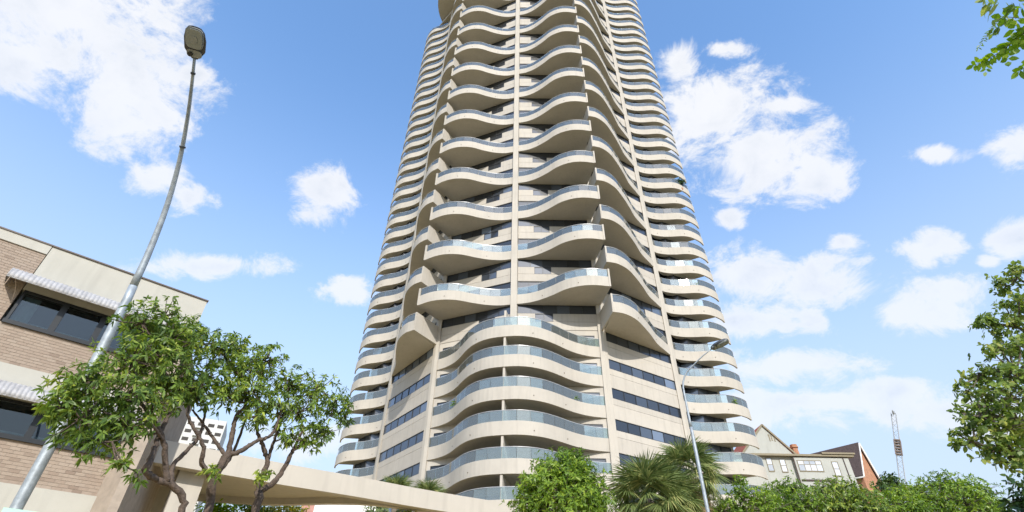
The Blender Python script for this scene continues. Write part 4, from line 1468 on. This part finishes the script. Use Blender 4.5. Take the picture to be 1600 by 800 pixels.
# ------------------------------------------------------------------ houses on the ridge
PL = 12.5
house = thing('gabled_house', 'pale sage rendered house with a gable, red roof edge and white sash windows', 'house', (38, 70, PL))
def hx(x): return x - 38.0
def hz(h): return h + EYE - PL
mb = MB()
mb.box(hx(30.2), hx(37.66), 0, 9, 0, hz(20.85)); mb.box(hx(37.66), hx(45.0), -0.35, 8, 0, hz(20.75))
mb.obj('wall', M['sage'], house)
MB().poly([(hx(31.2), -0.05, hz(21.1)), (hx(38.15), -0.05, hz(21.1)), (hx(34.85), -0.05, hz(25.0)), (hx(31.2), 0.25, hz(21.1)), (hx(38.15), 0.25, hz(21.1)), (hx(34.85), 0.25, hz(25.0))],
          [(0, 1, 2), (5, 4, 3), (0, 3, 4, 1), (1, 4, 5, 2), (2, 5, 3, 0)]).obj('gable', M['sage'], house)
rf = MB()
rf.poly([(hx(30.9), -.15, hz(21.0)), (hx(34.85), -.15, hz(25.2)), (hx(34.85), 9, hz(25.2)), (hx(30.9), 9, hz(21.0)), (hx(38.5), -.15, hz(21.0)), (hx(38.5), 9, hz(21.0))], [(0, 1, 2, 3), (1, 4, 5, 2)])
ro = rf.obj('roof', M['tilered'], house); sm = ro.modifiers.new('t', 'SOLIDIFY'); sm.thickness = 0.16
bg = MB(); bg.beam((hx(31.0), -.2, hz(21.0)), (hx(34.85), -.2, hz(25.1)), .1, .22); bg.beam((hx(34.85), -.2, hz(25.1)), (hx(38.4), -.2, hz(21.1)), .1, .22)
bg.obj('barge_board', M['trim'], house)
MB().box(hx(29.9), hx(45.7), -0.6, 0.0, hz(20.86), hz(21.12)).obj('eave', M['trim'], house)
MB().box(hx(41.5), hx(45.9), -0.75, 0.5, hz(21.14), hz(21.35)).obj('eave', M['trim'], house)
rb = MB(); rb.poly([(hx(37.8), -.5, hz(21.12)), (hx(45.6), -.5, hz(21.12)), (hx(44.5), 6, hz(22.9)), (hx(38.5), 6, hz(22.9))], [(0, 1, 2, 3)]); rb.obj('low_roof', M['tiledark'], house)
def hwin(x0, x1, h0, h1, y, nx, nz, lab=None):
    w = inst('window', None, house, (hx(x0), y, hz(h0)))
    W_, H_ = x1 - x0, h1 - h0
    f = MB(); t = 0.07
    f.box(-t, W_ + t, -.06, .02, -t * 1.6, 0); f.box(-t, W_ + t, -.06, .02, H_, H_ + t); f.box(-t, 0, -.06, .02, 0, H_); f.box(W_, W_ + t, -.06, .02, 0, H_)
    for i in range(1, nx): f.box(W_ * i / nx - .035, W_ * i / nx + .035, -.05, .02, 0, H_)
    for q in nz: f.box(0, W_, -.052, .02, H_ * q - .03, H_ * q + .03)
    f.obj('frame', M['trim'], w)
    zs = [0] + list(nz) + [1]
    for i in range(nx):
        for j in range(len(zs) - 1):
            MB().box(W_ * i / nx + .02, W_ * (i + 1) / nx - .02, -0.03, 0.0, H_ * zs[j] + .02, H_ * zs[j + 1] - .02).obj('pane', M['housepane'], w)
hwin(34.2, 34.85, 19.05, 20.65, -0.01, 1, (0.5,)); hwin(35.95, 36.6, 18.98, 20.5, -0.01, 1, (0.5,))
hwin(38.1, 41.15, 19.05, 20.3, -0.36, 4, (0.62,)); hwin(42.6, 43.3, 18.5, 20.2, -0.36, 1, (0.5,)); hwin(32.0, 32.65, 19.1, 20.7, -0.01, 1, (0.5,))
vent = MB()
for x, a, b_ in ((35.45, 22.9, 23.7), (35.75, 22.95, 24.1), (36.1, 22.85, 23.6)):
    vent.box(hx(x - .07), hx(x + .07), -0.09, -0.04, hz(a), hz(b_)); vent.box(hx(x - .12), hx(x + .12), -0.12, -0.04, hz(b_), hz(b_ + .1))
vent.obj('gable_vents', M['trim'], house)
MB().box(hx(37.6), hx(37.72), -0.45, -0.36, 0, hz(20.8)).obj('downpipe', M['tiledark'], house)
MB().box(hx(44.2), hx(44.3), -0.44, -0.36, 0, hz(20.8)).obj('downpipe', M['tiledark'], house)
MB().box(hx(37.9), hx(42.4), -0.5, -0.36, hz(17.8), hz(17.95)).obj('string_course', M['tiledark'], house)
ch = MB().tube([(hx(38.9), 0.9, hz(21.0)), (hx(38.9), 0.9, hz(22.3)), (hx(38.9), 0.9, hz(22.31)), (hx(38.9), 0.9, hz(22.5)), (hx(38.9), 0.9, hz(22.51)), (hx(38.9), 0.9, hz(22.75))], [.5, .42, .55, .55, .46, .46], 8)
ch.obj('chimney', M['brickorange'], house)
# steep dark roofed brick house behind it
ap = Vector((53.9, 80, 26 + EYE)); rd = Vector((-.58, .81, 0)); gd = Vector((.81, .58, 0))
hb = thing('brick_house', 'orange brick house with steep dark tiled roof beside the sage house', 'house', (ap.x, ap.y, PL))
O = Vector((ap.x, ap.y, PL))
def Q(r_, g_, h): return tuple(ap + rd * r_ + gd * g_ - O + Vector((0, 0, h)))
wl_ = MB()
wl_.poly([Q(0, -2.4, -5), Q(0, 2.4, -5), Q(0, 0, -0.1), Q(0, -2.4, -14), Q(0, 2.4, -14)], [(3, 4, 1, 0), (0, 1, 2)])
wl_.poly([Q(0, -2.4, -5), Q(11, -2.4, -5), Q(11, -2.4, -14), Q(0, -2.4, -14)], [(0, 1, 2, 3)])
wl_.poly([Q(0, 2.4, -5), Q(11, 2.4, -5), Q(11, 2.4, -14), Q(0, 2.4, -14)], [(3, 2, 1, 0)])
wl_.obj('wall', M['brickorange'], hb)
rr = MB()
rr.poly([Q(-.25, 0, 0), Q(12, 0, 0), Q(12, -2.75, -5.2), Q(-.25, -2.75, -5.2), Q(-.25, 2.75, -5.4), Q(12, 2.75, -5.4)], [(0, 3, 2, 1), (0, 1, 5, 4)])
ro = rr.obj('roof', M['tiledark'], hb); sm = ro.modifiers.new('t', 'SOLIDIFY'); sm.thickness = 0.2
bb = MB(); bb.beam(Q(-.32, 0, 0.02), Q(-.32, 2.85, -5.5), .12, .3); bb.beam(Q(-.32, 0, 0.02), Q(-.32, -2.8, -5.3), .12, .16); bb.beam(Q(-.3, -2.8, -5.3), Q(10, -2.8, -5.3), .15, .2)
bb.obj('barge_board', M['whitetrim'], hb)
lr = MB(); lr.poly([Q(-1.6, 1.6, -5.3), Q(-1.6, 4.2, -6.9), Q(1.5, 4.2, -6.9), Q(1.5, 1.6, -5.3)], [(0, 1, 2, 3)])
lo_ = lr.obj('porch_roof', M['tiledark'], hb); sm = lo_.modifiers.new('t', 'SOLIDIFY'); sm.thickness = 0.18
MB().beam(Q(-1.66, 1.5, -5.35), Q(-1.66, 4.25, -7.0), .1, .26).obj('porch_board', M['whitetrim'], hb)
MB().poly([Q(-1.3, 1.8, -5.6), Q(-1.3, 3.9, -6.9), Q(-1.3, 3.9, -14), Q(-1.3, 1.8, -14)], [(0, 1, 2, 3)]).obj('porch_wall', M['brickorange'], hb)
MB().box(-.7, .7, -.6, .6, 0, 2.2).obj('dormer', M['tiledark'], hb, Q(4.0, 3.0, -4.6))
# luffed lattice boom of a crane far behind
pm = at(1411, 757, 150); pt = at(1396, 646, 150)
axis = (pt - pm).normalized()
pm = pm - axis * 14
mast = thing('crane_boom', 'tall thin grey steel lattice boom leaning above the trees', 'crane', tuple(pm))
mast.rotation_euler = axis.to_track_quat('Z', 'Y').to_euler()
hm = (pt - pm).length
w = 0.62
mb = MB()
cs_ = [(-w, -w), (w, -w), (w, w), (-w, w)]
for x, y in cs_: mb.tube([(x, y, 0), (x * .72, y * .72, hm)], 0.075, 4)
k = 26
for i in range(k):
    z0, z1 = hm * i / k, hm * (i + 1) / k
    f0, f1 = 1 - .28 * i / k, 1 - .28 * (i + 1) / k
    for j in range(4):
        a, b_ = cs_[j], cs_[(j + 1) % 4]
        if (i + j) % 2: a, b_ = b_, a
        mb.tube([(a[0] * f0, a[1] * f0, z0), (b_[0] * f1, b_[1] * f1, z1)], 0.045, 3, 0, False)
mb.obj('frame', M['steelgrey'], mast)
cg = MB()
for x, y in [(-.6, -.6), (.6, -.6), (.6, .6), (-.6, .6)]: cg.box(x - .08, x + .08, y - .08, y + .08, hm * .68, hm * .79)
for i in range(6): cg.box(-.62, .62, -.62, .62, hm * (.68 + .021 * i), hm * (.68 + .021 * i) + .28)
cg.obj('cage', M['rust'], mast)
MB().box(-2.4, 1.0, -.1, .1, hm - .1, hm + .12).box(.0, .6, -.25, .25, hm + .1, hm + .6).obj('top_arm', M['steelgrey'], mast)

# far apartment block behind the left trees
far = at(300, 690, 170)
fb = thing('distant_apartment_block', 'distant white apartment block seen between tree branches left of the tower', 'building', (far.x, far.y, 0), R(24))
ht = at(310, 652, 170).z
MB().box(-9, 6.8, 0, 14, 0, ht).obj('wall', M['farwhite'], fb)
wm = MB().box(-.8, .8, -.06, .1, 0, .9).mesh('window', M['core'])
bmz = MB().box(-1.1, 1.1, -.7, 0, 0, .5).mesh('balcony', M['farwhite'])
for i in range(13):
    z = ht - 2.2 - i * 2.2
    for x in (-7.2, -4.6, -2.0, 0.6, 3.2, 5.6):
        inst('window', wm, fb, (x, 0, z))
        if x in (-4.6, .6): inst('balcony', bmz, fb, (x, 0, z - .75))

# ------------------------------------------------------------------ render settings
scene.render.engine = 'CYCLES'
scene.cycles.max_bounces = 5
scene.cycles.adaptive_threshold = 0.02
scene.cycles.transparent_max_bounces = 16
scene.render.resolution_x, scene.render.resolution_y = 1024, 512
